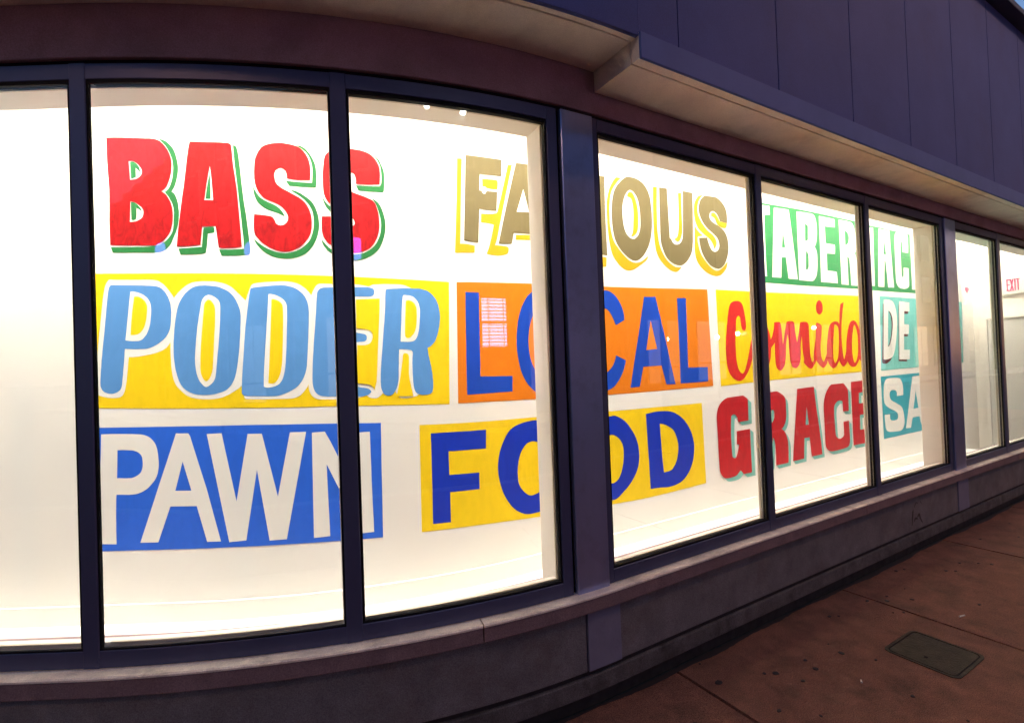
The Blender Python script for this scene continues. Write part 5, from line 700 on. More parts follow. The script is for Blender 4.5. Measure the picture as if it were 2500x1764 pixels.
grace R teal2 3 2244,1308 2445,1314 2458,1313 2471,1310 2486,1305 2500,1299 2518,1290 2539,1279 2559,1266 2573,1250 2580,1230 2582,1207 2582,1182 2581,1159 2582,1135 2581,1112 2579,1089 2575,1069 2568,1052 2559,1036 2549,1023 2539,1012 2530,1004 2520,998 2508,993 2497,991 2513,983 2529,974 2543,963 2555,950 2566,936 2574,920 2581,903 2587,887 2590,872 2592,858 2593,843 2593,826 2591,798 2589,765 2586,729 2582,690 2404,688 2406,734 2407,777 2407,815 2406,847 2403,866 2400,883 2395,899 2390,911 2386,916 2380,922 2375,926 2372,924 2366,887 2359,833 2352,767 2345,690 2219,692 2221,758 2224,829 2227,905 2230,982 2233,1062 2237,1145 2241,1228|2369,1160 2373,1163 2380,1163 2388,1163 2394,1161 2399,1158 2403,1153 2406,1148 2407,1142 2408,1132 2408,1119 2406,1106 2404,1095 2401,1087 2397,1079 2392,1073 2387,1067 2382,1062 2377,1057 2371,1054 2366,1051 2365,1086 2365,1117 2366,1142
grace R teal2 2 2253,1301 2454,1307 2467,1306 2481,1303 2495,1299 2509,1292 2527,1283 2548,1272 2568,1259 2582,1243 2589,1223 2592,1200 2591,1175 2591,1152 2591,1128 2590,1105 2588,1082 2584,1062 2577,1044 2569,1029 2559,1016 2549,1005 2539,997 2529,991 2518,986 2506,984 2522,976 2538,967 2552,956 2565,943 2575,929 2584,913 2591,896 2596,880 2600,865 2602,851 2602,836 2602,819 2601,791 2599,758 2595,721 2592,683 2413,681 2415,727 2416,770 2416,808 2415,840 2412,859 2409,876 2404,892 2399,903 2395,909 2389,915 2384,919 2381,917 2374,880 2368,826 2361,759 2353,683 2228,685 2230,750 2233,822 2236,898 2239,975 2242,1055 2246,1138 2249,1221|2378,1153 2382,1156 2389,1157 2397,1156 2403,1154 2408,1151 2412,1146 2415,1141 2416,1135 2417,1125 2417,1112 2415,1099 2413,1088 2410,1080 2406,1072 2401,1066 2396,1060 2391,1055 2386,1050 2380,1047 2375,1044 2374,1079 2374,1110 2375,1135
grace R teal2 1 2261,1295 2463,1301 2476,1299 2490,1296 2504,1292 2518,1286 2536,1277 2557,1266 2577,1252 2591,1236 2599,1216 2601,1193 2601,1168 2600,1145 2600,1121 2599,1098 2597,1075 2593,1055 2587,1037 2578,1022 2568,1009 2558,998 2549,990 2538,984 2527,979 2515,976 2531,969 2547,959 2561,948 2574,936 2584,922 2593,905 2600,889 2605,872 2609,857 2611,843 2611,828 2611,811 2610,784 2608,750 2605,714 2601,675 2422,673 2424,719 2425,762 2425,801 2424,833 2421,851 2417,869 2413,884 2408,896 2404,902 2398,908 2393,912 2389,910 2383,873 2376,819 2369,752 2362,675 2236,678 2239,743 2241,815 2244,891 2247,968 2251,1048 2254,1131 2258,1215|2387,1146 2391,1149 2398,1150 2405,1149 2412,1147 2417,1144 2421,1139 2424,1134 2425,1128 2426,1118 2426,1105 2424,1092 2422,1081 2419,1073 2415,1065 2410,1059 2405,1053 2400,1048 2395,1043 2389,1040 2384,1037 2383,1072 2383,1103 2384,1128
grace R teal2 0 2270,1288 2472,1294 2485,1293 2499,1290 2513,1285 2527,1279 2546,1270 2567,1259 2586,1245 2601,1229 2608,1209 2610,1186 2610,1161 2610,1138 2610,1114 2609,1090 2607,1068 2603,1048 2596,1030 2587,1015 2577,1001 2567,990 2558,983 2547,976 2536,972 2524,969 2541,962 2556,952 2571,941 2583,929 2594,914 2602,898 2609,881 2615,865 2618,850 2620,836 2621,821 2621,804 2619,776 2617,743 2614,706 2610,668 2431,666 2433,712 2434,755 2434,794 2433,825 2430,844 2426,862 2422,877 2417,889 2413,895 2407,901 2401,904 2398,903 2392,866 2385,812 2378,745 2371,668 2245,671 2247,736 2250,808 2253,884 2256,961 2259,1041 2263,1125 2266,1208|2396,1139 2399,1142 2406,1143 2414,1142 2421,1140 2425,1137 2430,1132 2433,1127 2434,1121 2435,1111 2435,1098 2433,1085 2431,1074 2428,1066 2424,1058 2419,1052 2414,1046 2409,1041 2404,1036 2398,1033 2393,1030 2392,1065 2392,1096 2393,1121
grace A red3 5 2753,1325 3020,1330 3024,1296 3028,1256 3034,1211 3041,1164 3050,1111 3061,1055 3071,996 3081,938 3089,879 3097,820 3105,762 3111,708 2936,707 2917,884 2833,883 2813,703 2641,701 2649,744 2657,795 2668,852 2679,914 2692,988 2707,1071 2722,1151 2734,1215 2740,1247 2745,1277 2750,1303|2888,1162 2914,996 2859,997
grace A teal2 3 2763,1318 3031,1323 3034,1289 3039,1249 3045,1204 3052,1156 3061,1104 3071,1047 3082,988 3091,930 3100,872 3108,812 3115,754 3121,700 2946,699 2927,876 2843,876 2823,695 2651,694 2658,736 2667,787 2677,845 2688,907 2702,980 2717,1064 2732,1144 2744,1208 2749,1240 2755,1270 2759,1296|2898,1154 2924,988 2869,989
grace A teal2 2 2773,1311 3041,1316 3044,1281 3049,1241 3055,1197 3062,1149 3071,1097 3081,1040 3092,981 3102,922 3110,864 3118,805 3126,746 3132,692 2956,691 2937,869 2853,868 2833,687 2660,686 2667,729 2676,780 2687,837 2698,900 2711,973 2727,1057 2742,1137 2753,1201 2759,1233 2764,1263 2769,1289|2908,1147 2934,981 2879,982
grace A teal2 1 2783,1304 3051,1308 3055,1274 3060,1234 3065,1189 3073,1141 3081,1089 3092,1032 3102,973 3112,914 3121,856 3129,797 3136,739 3143,684 2966,683 2947,861 2863,861 2843,680 2670,678 2677,721 2686,772 2696,830 2707,892 2721,966 2736,1049 2751,1130 2763,1194 2769,1226 2774,1256 2779,1282|2918,1140 2944,973 2889,975
grace A teal2 0 2792,1297 3062,1301 3065,1267 3070,1227 3076,1182 3083,1134 3092,1082 3102,1024 3113,965 3123,907 3131,848 3139,789 3147,731 3153,676 2977,675 2957,854 2873,853 2853,672 2679,671 2686,714 2695,765 2706,822 2717,885 2731,958 2746,1042 2761,1123 2773,1187 2779,1219 2784,1249 2789,1275|2929,1132 2955,966 2899,967
grace C red3 5 3317,1338 3529,1339 3547,1328 3563,1317 3578,1306 3590,1295 3599,1284 3606,1275 3610,1265 3612,1253 3614,1219 3614,1175 3612,1123 3609,1067 3506,1071 3508,1101 3508,1127 3506,1149 3502,1165 3496,1171 3487,1174 3476,1176 3465,1178 3453,1179 3440,1179 3427,1178 3414,1174 3400,1169 3386,1161 3372,1152 3362,1142 3354,1131 3350,1119 3347,1105 3345,1090 3344,1067 3345,1038 3346,1008 3348,978 3349,947 3350,914 3352,883 3356,859 3362,848 3372,837 3384,829 3396,822 3408,818 3420,816 3433,816 3446,817 3460,821 3475,826 3489,832 3499,838 3504,844 3507,850 3507,857 3507,864 3508,884 3507,910 3506,939 3504,971 3607,973 3608,940 3609,909 3609,880 3610,854 3610,835 3611,818 3611,802 3610,787 3608,773 3605,761 3600,751 3593,742 3584,734 3572,728 3558,723 3540,721 3483,717 3407,715 3332,713 3276,714 3255,717 3236,723 3220,730 3206,739 3194,747 3185,757 3178,768 3174,781 3171,804 3171,833 3171,865 3171,897 3171,928 3171,961 3171,993 3170,1026 3169,1059 3168,1093 3167,1126 3169,1155 3174,1178 3181,1199 3190,1219 3200,1237 3211,1254 3224,1270 3238,1285 3253,1299 3268,1311 3284,1322 3301,1331
grace C teal2 3 3328,1331 3541,1332 3558,1321 3575,1310 3590,1298 3602,1287 3611,1277 3617,1267 3622,1257 3624,1245 3625,1211 3625,1167 3624,1115 3621,1059 3518,1064 3519,1093 3519,1119 3517,1141 3513,1158 3508,1163 3499,1167 3487,1169 3476,1170 3464,1171 3451,1171 3438,1170 3425,1167 3411,1161 3397,1153 3383,1144 3373,1134 3365,1123 3361,1111 3358,1097 3356,1082 3355,1059 3356,1031 3357,1000 3359,970 3360,939 3361,906 3363,875 3367,851 3373,840 3384,829 3396,821 3408,814 3419,810 3432,808 3445,808 3457,809 3471,812 3486,818 3500,824 3510,830 3516,836 3518,842 3519,849 3519,856 3519,876 3518,902 3517,931 3515,963 3619,965 3620,932 3620,901 3621,872 3621,846 3622,827 3623,809 3623,793 3622,779 3620,765 3617,753 3612,742 3605,733 3595,726 3584,719 3569,715 3551,712 3494,709 3419,706 3343,705 3287,706 3265,709 3247,715 3231,722 3217,731 3205,739 3196,749 3189,760 3184,773 3182,796 3181,826 3182,857 3182,889 3182,920 3181,953 3181,986 3181,1018 3180,1052 3178,1086 3178,1118 3180,1147 3185,1171 3192,1192 3200,1211 3210,1229 3222,1247 3235,1263 3249,1278 3264,1291 3279,1303 3295,1314 3312,1323
grace C teal2 2 3339,1323 3552,1324 3570,1313 3587,1302 3601,1290 3613,1279 3622,1269 3629,1259 3633,1249 3636,1237 3637,1203 3637,1159 3635,1108 3632,1051 3529,1056 3531,1085 3531,1111 3529,1133 3524,1150 3519,1155 3510,1159 3499,1161 3487,1162 3476,1163 3463,1163 3449,1162 3437,1159 3423,1153 3408,1146 3395,1136 3384,1126 3377,1115 3372,1103 3369,1090 3367,1075 3366,1051 3367,1023 3368,993 3370,963 3371,931 3372,898 3374,867 3378,843 3385,832 3395,821 3407,813 3419,806 3430,802 3443,800 3456,800 3469,801 3483,804 3498,810 3511,816 3521,822 3527,828 3530,834 3530,841 3530,848 3530,868 3530,893 3529,923 3527,955 3630,957 3631,924 3632,893 3633,863 3633,838 3634,819 3635,801 3635,785 3634,770 3631,757 3628,745 3624,734 3616,725 3607,717 3595,711 3581,707 3563,704 3506,701 3430,698 3355,697 3298,698 3276,701 3257,707 3241,714 3227,722 3216,731 3206,741 3199,752 3195,765 3192,788 3192,818 3193,850 3193,881 3192,913 3192,945 3192,978 3192,1011 3191,1044 3189,1078 3189,1111 3190,1140 3195,1163 3202,1184 3211,1204 3221,1222 3233,1239 3246,1256 3260,1270 3275,1284 3290,1296 3306,1307 3323,1316
grace C teal2 1 3350,1316 3564,1316 3582,1306 3598,1294 3613,1283 3625,1271 3634,1261 3641,1251 3645,1241 3647,1229 3649,1195 3649,1151 3647,1100 3644,1043 3541,1048 3542,1077 3542,1103 3540,1125 3536,1142 3531,1148 3522,1151 3510,1153 3499,1155 3487,1155 3474,1156 3461,1154 3448,1151 3434,1146 3419,1138 3406,1129 3395,1118 3388,1107 3383,1095 3380,1082 3378,1067 3377,1043 3378,1015 3379,985 3381,955 3382,923 3383,890 3385,859 3389,835 3396,824 3406,813 3418,805 3430,798 3442,794 3454,792 3467,791 3480,793 3494,796 3509,801 3523,808 3533,814 3539,820 3541,826 3542,832 3542,840 3542,860 3541,885 3540,915 3538,947 3642,948 3643,916 3644,884 3644,855 3645,830 3645,810 3646,793 3646,777 3645,762 3643,748 3640,736 3635,726 3628,716 3619,709 3607,703 3593,698 3574,696 3517,692 3441,690 3366,689 3309,690 3287,693 3268,699 3252,706 3238,714 3226,723 3217,733 3210,744 3206,757 3203,781 3203,810 3203,842 3203,873 3203,905 3203,937 3203,970 3202,1003 3201,1036 3200,1071 3199,1103 3201,1132 3206,1156 3213,1177 3222,1196 3232,1214 3243,1232 3257,1248 3271,1263 3285,1276 3301,1289 3317,1299 3334,1308
grace C teal2 0 3361,1308 3576,1309 3593,1298 3610,1286 3625,1275 3637,1264 3646,1253 3653,1244 3657,1233 3659,1222 3661,1187 3661,1143 3659,1092 3656,1035 3552,1040 3554,1069 3554,1096 3552,1118 3547,1134 3542,1140 3533,1143 3522,1145 3510,1147 3498,1148 3485,1148 3472,1147 3459,1144 3445,1138 3430,1130 3417,1121 3406,1111 3399,1100 3394,1088 3391,1074 3389,1059 3388,1036 3389,1007 3391,977 3392,947 3393,915 3394,882 3396,851 3401,827 3407,815 3417,805 3429,796 3441,790 3453,786 3466,784 3478,783 3491,785 3505,788 3520,793 3534,800 3544,806 3550,812 3553,818 3553,824 3553,832 3553,852 3553,877 3552,907 3550,939 3654,940 3655,908 3655,876 3656,847 3657,821 3657,802 3658,784 3658,768 3657,754 3655,740 3652,728 3647,717 3640,708 3630,700 3619,694 3604,690 3586,687 3529,684 3452,682 3377,681 3320,682 3298,685 3279,691 3263,698 3249,706 3237,715 3228,725 3221,736 3216,749 3214,773 3213,802 3214,834 3214,866 3214,897 3214,930 3213,962 3213,995 3212,1029 3210,1063 3210,1096 3212,1125 3217,1148 3224,1169 3233,1189 3243,1207 3254,1224 3267,1241 3282,1256 3296,1269 3312,1281 3328,1292 3345,1301
grace E red3 5 3673,1345 4035,1350 4025,1237 3816,1231 3813,1124 3952,1128 3948,1017 3817,1010 3817,865 4012,865 4001,725 3671,726 3672,778 3673,840 3673,909 3674,984 3674,1067 3674,1157 3673,1251
grace E teal2 3 3685,1337 4048,1342 4038,1229 3829,1223 3826,1116 3964,1119 3961,1009 3829,1002 3829,857 4024,856 4014,716 3682,718 3683,770 3684,831 3685,901 3685,976 3686,1059 3686,1149 3685,1243
grace E teal2 2 3696,1329 4061,1334 4050,1221 3841,1215 3838,1108 3977,1111 3973,1001 3841,994 3842,848 4037,848 4027,708 3694,709 3695,761 3696,823 3697,893 3697,968 3698,1050 3697,1141 3697,1235
grace E teal2 1 3708,1322 4074,1326 4063,1213 3853,1207 3850,1100 3989,1103 3986,992 3853,985 3854,840 4050,839 4039,699 3706,701 3707,753 3708,815 3709,884 3709,960 3709,1042 3709,1133 3709,1227
grace E teal2 0 3720,1314 4087,1317 4076,1204 3865,1199 3862,1092 4002,1095 3999,984 3866,977 3866,832 4062,830 4052,690 3718,692 3719,745 3720,806 3721,876 3721,951 3721,1034 3721,1125 3721,1219
tabernacle panel leaf 0 2139,2926 2172,2923 2213,2922 2259,2921 2311,2922 2432,2925 2592,2931 2777,2937 2973,2942 3199,2945 3459,2947 3716,2948 3924,2949 3999,2948 4063,2946 4129,2945 4206,2943 4377,2943 4595,2942 4855,2942 5149,2941 5798,2947 5688,2273 5131,2280 4839,2276 4581,2272 4364,2269 4194,2268 4117,2268 4051,2268 3986,2269 3911,2269 3691,2265 3417,2260 3145,2255 2919,2251 2738,2249 2576,2248 2439,2247 2331,2246 2278,2246 2230,2246 2187,2246 2152,2247
tabernacle T cream 1 2182,2911 2206,2909 2234,2908 2265,2907 2298,2906 2335,2907 2376,2907 2418,2909 2460,2911 2460,2835 2384,2823 2381,2761 2379,2694 2377,2627 2377,2560 2377,2493 2379,2426 2381,2361 2384,2300 2261,2301 2257,2357 2253,2418 2251,2483 2251,2548 2252,2616 2255,2687 2259,2757 2265,2826 2187,2826
tabernacle A cream 1 2524,2905 2588,2909 2645,2912 2693,2914 2729,2915 2736,2915 2741,2914 2745,2911 2748,2909 2757,2855 2767,2792 2778,2722 2789,2648 2801,2567 2815,2480 2829,2389 2842,2300 2698,2300 2672,2486 2609,2482 2591,2300 2457,2297 2464,2366 2472,2439 2480,2516 2489,2593 2498,2671 2507,2751 2516,2830|2642,2733 2668,2572 2619,2568
tabernacle B cream 1 2869,2916 2946,2921 3017,2924 3078,2925 3124,2925 3140,2922 3151,2918 3159,2911 3166,2903 3174,2889 3180,2873 3185,2854 3188,2834 3190,2813 3191,2789 3190,2765 3188,2742 3184,2719 3179,2696 3173,2675 3166,2658 3160,2647 3152,2637 3144,2629 3134,2622 3141,2618 3149,2613 3155,2606 3161,2598 3166,2588 3171,2577 3175,2564 3177,2550 3178,2527 3177,2498 3176,2468 3173,2441 3169,2418 3165,2396 3159,2376 3151,2358 3143,2344 3132,2332 3120,2321 3109,2312 3100,2307 3091,2303 3081,2300 3069,2298 3026,2297 2967,2296 2910,2296 2871,2296 2867,2297 2864,2298 2863,2300 2863,2303 2863,2362 2864,2429 2865,2501 2865,2577 2866,2657 2867,2743 2868,2830|2995,2824 3043,2807 3035,2678 3032,2675 3028,2673 3023,2670 3017,2668 3011,2665 3003,2663 2995,2660 2986,2658|2991,2569 3000,2567 3009,2564 3017,2559 3022,2553 3027,2545 3029,2535 3031,2524 3031,2511 3031,2491 3030,2466 3028,2441 3024,2422 3021,2415 3014,2409 3007,2403 3001,2399 2995,2398 2989,2397 2984,2398 2979,2401
tabernacle E cream 1 3235,2921 3315,2922 3387,2923 3448,2923 3493,2923 3500,2922 3505,2921 3510,2919 3513,2917 3509,2843 3330,2835 3333,2682 3334,2678 3336,2676 3341,2673 3347,2672 3375,2672 3414,2673 3454,2674 3482,2674 3489,2673 3493,2670 3496,2666 3497,2661 3497,2648 3496,2630 3493,2608 3490,2585 3344,2578 3341,2413 3387,2414 3429,2415 3465,2414 3491,2413 3499,2412 3505,2410 3509,2407 3511,2404 3519,2303 3224,2300 3226,2373 3228,2451 3230,2530 3231,2609 3233,2689 3234,2769 3234,2847
tabernacle R cream 1 3586,2926 3652,2930 3713,2932 3766,2932 3808,2930 3828,2926 3842,2920 3852,2911 3862,2900 3871,2886 3880,2870 3886,2852 3892,2833 3896,2814 3898,2793 3899,2772 3899,2752 3900,2730 3900,2708 3899,2687 3895,2669 3891,2655 3884,2643 3875,2632 3865,2622 3874,2611 3883,2597 3889,2581 3894,2563 3897,2536 3899,2504 3899,2469 3900,2435 3900,2401 3899,2366 3898,2331 3896,2299 3772,2296 3771,2339 3769,2381 3767,2421 3766,2455 3764,2482 3762,2507 3760,2529 3757,2547 3755,2554 3752,2561 3748,2567 3743,2572 3737,2574 3730,2576 3723,2576 3715,2575 3716,2537 3717,2498 3718,2459 3719,2423 3720,2388 3721,2355 3722,2324 3724,2297 3588,2296 3588,2371 3588,2451 3588,2533 3588,2613 3588,2693 3587,2774 3587,2852|3689,2836 3704,2833 3718,2829 3731,2824 3742,2817 3751,2809 3758,2800 3764,2790 3767,2779 3767,2767 3765,2755 3761,2743 3757,2732 3752,2724 3747,2716 3740,2709 3732,2703 3723,2698 3713,2693 3701,2689 3690,2686
tabernacle N cream 1 3979,2922 4070,2924 4174,2600 4178,2919 4265,2924 4263,2865 4261,2797 4258,2725 4256,2649 4254,2569 4251,2485 4249,2399 4246,2315 4148,2314 4068,2633 4063,2305 3972,2305
tabernacle A cream 1 4382,2928 4625,2932 4626,2878 4629,2815 4633,2745 4639,2670 4646,2589 4654,2501 4663,2409 4673,2318 4536,2315 4507,2597 4479,2596 4452,2314 4320,2313 4326,2385 4334,2462 4341,2541 4349,2619 4357,2698 4365,2777 4374,2855|4501,2829 4525,2665 4466,2664
tabernacle C cream 1 4793,2936 4851,2939 4904,2941 4950,2942 4986,2943 5002,2943 5015,2943 5026,2941 5035,2937 5042,2928 5047,2916 5050,2902 5052,2887 5052,2856 5051,2818 5048,2774 5044,2727 4910,2726 4910,2756 4909,2782 4909,2805 4907,2822 4906,2828 4904,2833 4901,2838 4897,2841 4891,2841 4883,2841 4876,2838 4873,2835 4868,2815 4865,2786 4862,2752 4861,2717 4860,2676 4860,2631 4861,2586 4861,2549 4862,2522 4861,2497 4862,2476 4864,2459 4868,2453 4875,2446 4882,2442 4889,2441 4895,2445 4900,2451 4904,2459 4907,2468 4911,2484 4913,2504 4915,2527 4916,2553 5035,2555 5036,2506 5036,2460 5035,2421 5034,2390 5034,2379 5034,2369 5031,2359 5024,2350 5010,2341 4991,2333 4969,2326 4947,2321 4924,2318 4898,2317 4873,2318 4850,2319 4830,2320 4812,2322 4795,2326 4780,2332 4764,2342 4748,2353 4735,2368 4727,2385 4722,2414 4722,2451 4723,2494 4724,2539 4725,2592 4726,2651 4727,2710 4729,2761 4731,2800 4733,2837 4736,2869 4742,2895 4749,2907 4761,2919 4776,2928
tabernacle L cream 1 5108,2935 5231,2938 5231,2861 5231,2783 5231,2708 5231,2638 5230,2574 5229,2514 5229,2459 5228,2413 5354,2415 5354,2321 5100,2320
tabernacle E cream 1 5463,2929 5672,2930 5661,2836 5561,2832 5556,2682 5633,2683 5623,2595 5546,2595 5537,2411 5637,2412 5626,2319 5418,2319
de panel aqua 0 4337,2214 5135,2220 6477,2228 6436,1466 5120,1445 4298,1433
de D maroon 1 4401,2132 4420,2143 4441,2152 4463,2160 4487,2165 4512,2169 4540,2171 4567,2169 4591,2164 4612,2154 4631,2139 4647,2121 4660,2101 4669,2077 4676,2051 4679,2022 4681,1989 4680,1952 4677,1911 4672,1868 4665,1827 4655,1787 4644,1748 4631,1710 4617,1676 4604,1644 4589,1615 4573,1589 4553,1566 4528,1547 4500,1531 4470,1518 4444,1509 4422,1505 4399,1504 4378,1504 4361,1506 4349,1508 4338,1512 4331,1516 4326,1522|4505,2036 4518,2025 4531,2013 4543,2000 4553,1987 4562,1973 4570,1960 4576,1944 4579,1927 4577,1905 4573,1879 4566,1853 4558,1827 4550,1800 4540,1773 4529,1747 4517,1727 4506,1714 4492,1703 4477,1694 4461,1687
de D aqua 2 4505,2071 4516,2071 4526,2069 4534,2066 4539,2062 4547,2050 4555,2035 4561,2017 4564,1997 4566,1971 4565,1939 4562,1907 4559,1877 4554,1850 4549,1824 4542,1800 4532,1776 4520,1753 4505,1731 4489,1710 4472,1692 4475,1734 4478,1780 4482,1828 4486,1876 4490,1925 4495,1975 4500,2024
de E maroon 1 4757,2144 4984,2142 4969,2042 4861,2041 4838,1817 4946,1818 4943,1792 4836,1792 4806,1540 4894,1536 4888,1516 4694,1523
de D cream 3 4420,2175 4439,2179 4461,2183 4484,2184 4509,2184 4537,2183 4568,2180 4598,2174 4623,2165 4642,2151 4658,2133 4670,2113 4680,2091 4689,2068 4696,2044 4700,2018 4702,1990 4701,1960 4698,1927 4692,1893 4685,1858 4676,1817 4664,1773 4652,1731 4641,1696 4632,1672 4623,1651 4612,1632 4601,1615 4589,1600 4577,1587 4562,1576 4543,1566 4517,1559 4485,1553 4453,1549 4427,1547 4407,1546 4389,1547 4373,1549 4360,1552|4508,2066 4523,2064 4536,2060 4549,2055 4559,2047 4570,2036 4580,2021 4589,2005 4595,1988 4599,1970 4601,1951 4600,1930 4598,1907 4593,1881 4585,1852 4576,1823 4566,1796 4554,1771 4541,1746 4528,1724 4515,1707 4505,1698 4494,1690 4480,1684 4466,1680
de D maroon 4 4513,2068 4525,2064 4537,2058 4548,2051 4558,2042 4568,2031 4577,2018 4585,2004 4591,1988 4594,1970 4596,1951 4596,1930 4594,1907 4589,1881 4582,1852 4573,1823 4564,1796 4553,1772 4541,1749 4529,1728 4517,1712 4510,1704 4502,1697 4492,1691 4482,1687 4500,1713 4517,1741 4532,1769 4545,1796 4555,1822 4562,1848 4568,1873 4571,1897 4573,1921 4572,1945 4569,1967 4566,1987 4561,2004 4554,2018 4546,2031 4537,2042
de E cream 3 4771,2176 5014,2169 5004,2069 4880,2071 4865,1926 4973,1924 4977,1920 4980,1914 4982,1908 4982,1901 4979,1886 4975,1866 4969,1843 4962,1818 4849,1817 4832,1645 4973,1643 4958,1537 4712,1542
sa panel aqua2 0 4283,1372 5118,1380 6339,1397 6322,734 5116,728 4291,724
sa S cream 1 4490,1349 4529,1349 4576,1348 4622,1346 4659,1344 4679,1341 4695,1337 4709,1331 4722,1324 4735,1313 4748,1299 4758,1283 4764,1266 4769,1242 4770,1215 4769,1185 4766,1154 4618,1150 4622,1166 4622,1180 4619,1192 4613,1203 4601,1210 4585,1216 4568,1219 4551,1221 4534,1222 4517,1221 4501,1219 4487,1215 4476,1209 4467,1201 4460,1192 4457,1182 4456,1168 4458,1152 4464,1136 4478,1121 4504,1108 4539,1095 4577,1084 4610,1072 4640,1062 4668,1052 4694,1041 4714,1030 4729,1017 4739,1003 4746,988 4752,971 4759,952 4764,930 4768,908 4770,888 4770,872 4768,856 4763,842 4755,829 4744,814 4730,800 4713,788 4689,779 4657,775 4618,775 4577,776 4539,778 4502,779 4465,781 4432,784 4404,789 4383,796 4367,804 4356,814 4346,826 4339,841 4336,858 4334,877 4333,896 4331,914 4330,934 4330,953 4330,972 4449,970 4444,957 4442,945 4442,935 4444,925 4449,918 4455,912 4465,907 4477,903 4495,900 4518,898 4541,897 4561,898 4578,899 4593,901 4606,905 4616,911 4622,922 4625,935 4625,949 4621,961 4611,971 4598,979 4581,987 4560,996 4533,1005 4501,1014 4468,1024 4438,1034 4413,1045 4388,1055 4367,1067 4351,1080 4339,1095 4332,1112 4328,1130 4327,1150 4328,1181 4331,1219 4336,1256 4344,1286 4352,1302 4364,1316 4379,1328 4396,1338 4415,1344 4437,1347 4462,1348
sa A cream 1 5004,1346 5227,1350 5290,813 5168,802 5131,895 4964,893 4911,784 4793,788 4810,830 4831,882 4853,940 4878,1003 4906,1078 4937,1163 4970,1254|5068,1183 5118,991 4994,986"""

# ------------------------------------------------------------------ painted words
WORDS = {
 'bass': ('painted_word', 'red BASS lettering with green drop shadow, top left of the painted words', 'painted word'),
 'famous': ('painted_word', 'olive FAMOUS lettering with mustard drop shadow running behind the pillar', 'painted word'),
 'poder': ('painted_word', 'sky blue PODER lettering outlined in white on a yellow panel', 'painted word'),
 'local': ('painted_word', 'dark blue LOCAL lettering on an orange panel behind the pillar', 'painted word'),
 'pawn': ('painted_word', 'white PAWN lettering on a bright blue panel', 'painted word'),
 'food': ('painted_word', 'cobalt blue FOOD lettering on a yellow panel behind the pillar', 'painted word'),
 'comida': ('painted_word', 'red brush script Comida lettering on a yellow panel', 'painted word'),
 'grace': ('painted_word', 'red GRACE lettering with pale teal block shadow', 'painted word'),
 'tabernacle': ('painted_word', 'white TABERNACLE lettering on a green panel', 'painted word'),
 'de': ('painted_word', 'white DE lettering with maroon shadow on a pale aqua panel', 'painted word'),
 'sa': ('painted_word', 'white SA lettering on a deeper turquoise panel under the pale aqua one', 'painted word'),
}
def parse(line):
    w, l, c, la, rest = line.split(' ', 4)
    loops = [[(int(a) / 1000.0, int(b) / 1000.0) for a, b in (t.split(',') for t in q.split())] for q in rest.split('|')]
    return w, l, c, int(la), loops
groups = {}
for line in LETTERS.strip().split('\n'):
    w, l, c, la, loops = parse(line)
    groups.setdefault(w, []).append((l, c, la, loops))
for w, items in groups.items():
    nm, label, cat = WORDS[w]
    allp = [p_ for it in items for q in it[3] for p_ in q]
    root = empty(nm, P(sum(p_[0] for p_ in allp) / len(allp), OFF - .002, min(p_[1] for p_ in allp)))
    tag(root, label, cat, group='words painted on the display wall')
    cur, host, prev_key = None, None, None
    idx = 0
    for l, c, la, loops in items:
        bm = bmesh.new()
        sheet(bm, loops, OFF - .0008 - .0004 * la - .00001 * (idx % 20))
        idx += 1
        name = 'panel' if l == 'panel' else ('outline' if l == 'outline' else
               ('letter' if c in ('red', 'olive', 'skyblue', 'royal', 'cobalt', 'red2', 'red3', 'cream') or (w == 'pawn' and c == 'white') else
                ('drop_shadow' if c in ('green', 'gold', 'teal2', 'maroon') else 'counter')))
        obj(name, bm, 'paint_' + c, root, recalc=False)

# ------------------------------------------------------------------ exit sign, heart mark, graffiti, paint spots
ex = empty('exit_sign', P(7.95, .5, 2.38))
tag(ex, 'white exit sign with red letters above the door at the far end', 'exit sign')
post('sign_body', 7.955, 7.9985, .30, .66, 2.385, 2.63, 'door_white', ex, c=.004)
emit('exit_red', (1.0, .10, .26), .26)
STROKES = {'E': [((0, 0), (0, 1)), ((0, 1), (.8, 1)), ((0, .5), (.7, .5)), ((0, 0), (.8, 0))],
           'X': [((0, 0), (.8, 1)), ((0, 1), (.8, 0))], 'I': [((.3, 0), (.3, 1))], 'T': [((.4, 0), (.4, 1)), ((0, 1), (.8, 1))]}
def strokes_end_wall(bm, segs, o_left, z0, w, h, t, s):
    for i, (a, b) in enumerate(segs):
        pa = Vector((o_left - a[0] * w, z0 + a[1] * h)); pb = Vector((o_left - b[0] * w, z0 + b[1] * h))
        d = (pb - pa).normalized(); nrm = Vector((-d.y, d.x)) * t / 2
        pa = pa - d * t / 2; pb = pb + d * t / 2
        q = [pa + nrm, pb + nrm, pb - nrm, pa - nrm]
        lo = [bm.verts.new(P(s - .0006 * i, v.x, v.y)) for v in q]
        hi = [bm.verts.new(P(s - .004 - .0006 * i, v.x, v.y)) for v in q]
        for k in range(4):
            j = (k + 1) % 4
            bm.faces.new((lo[k], lo[j], hi[j], hi[k]))
        bm.faces.new(hi); bm.faces.new(lo[::-1])
ol = .605
for ch in 'EXIT':
    bm = bmesh.new()
    wd = .03
    strokes_end_wall(bm, STROKES[ch], ol, 2.435, wd, .15, .0135, 7.9545)
    obj('letter', bm, 'exit_red', ex)
    ol -= .036 if ch != 'I' else .028

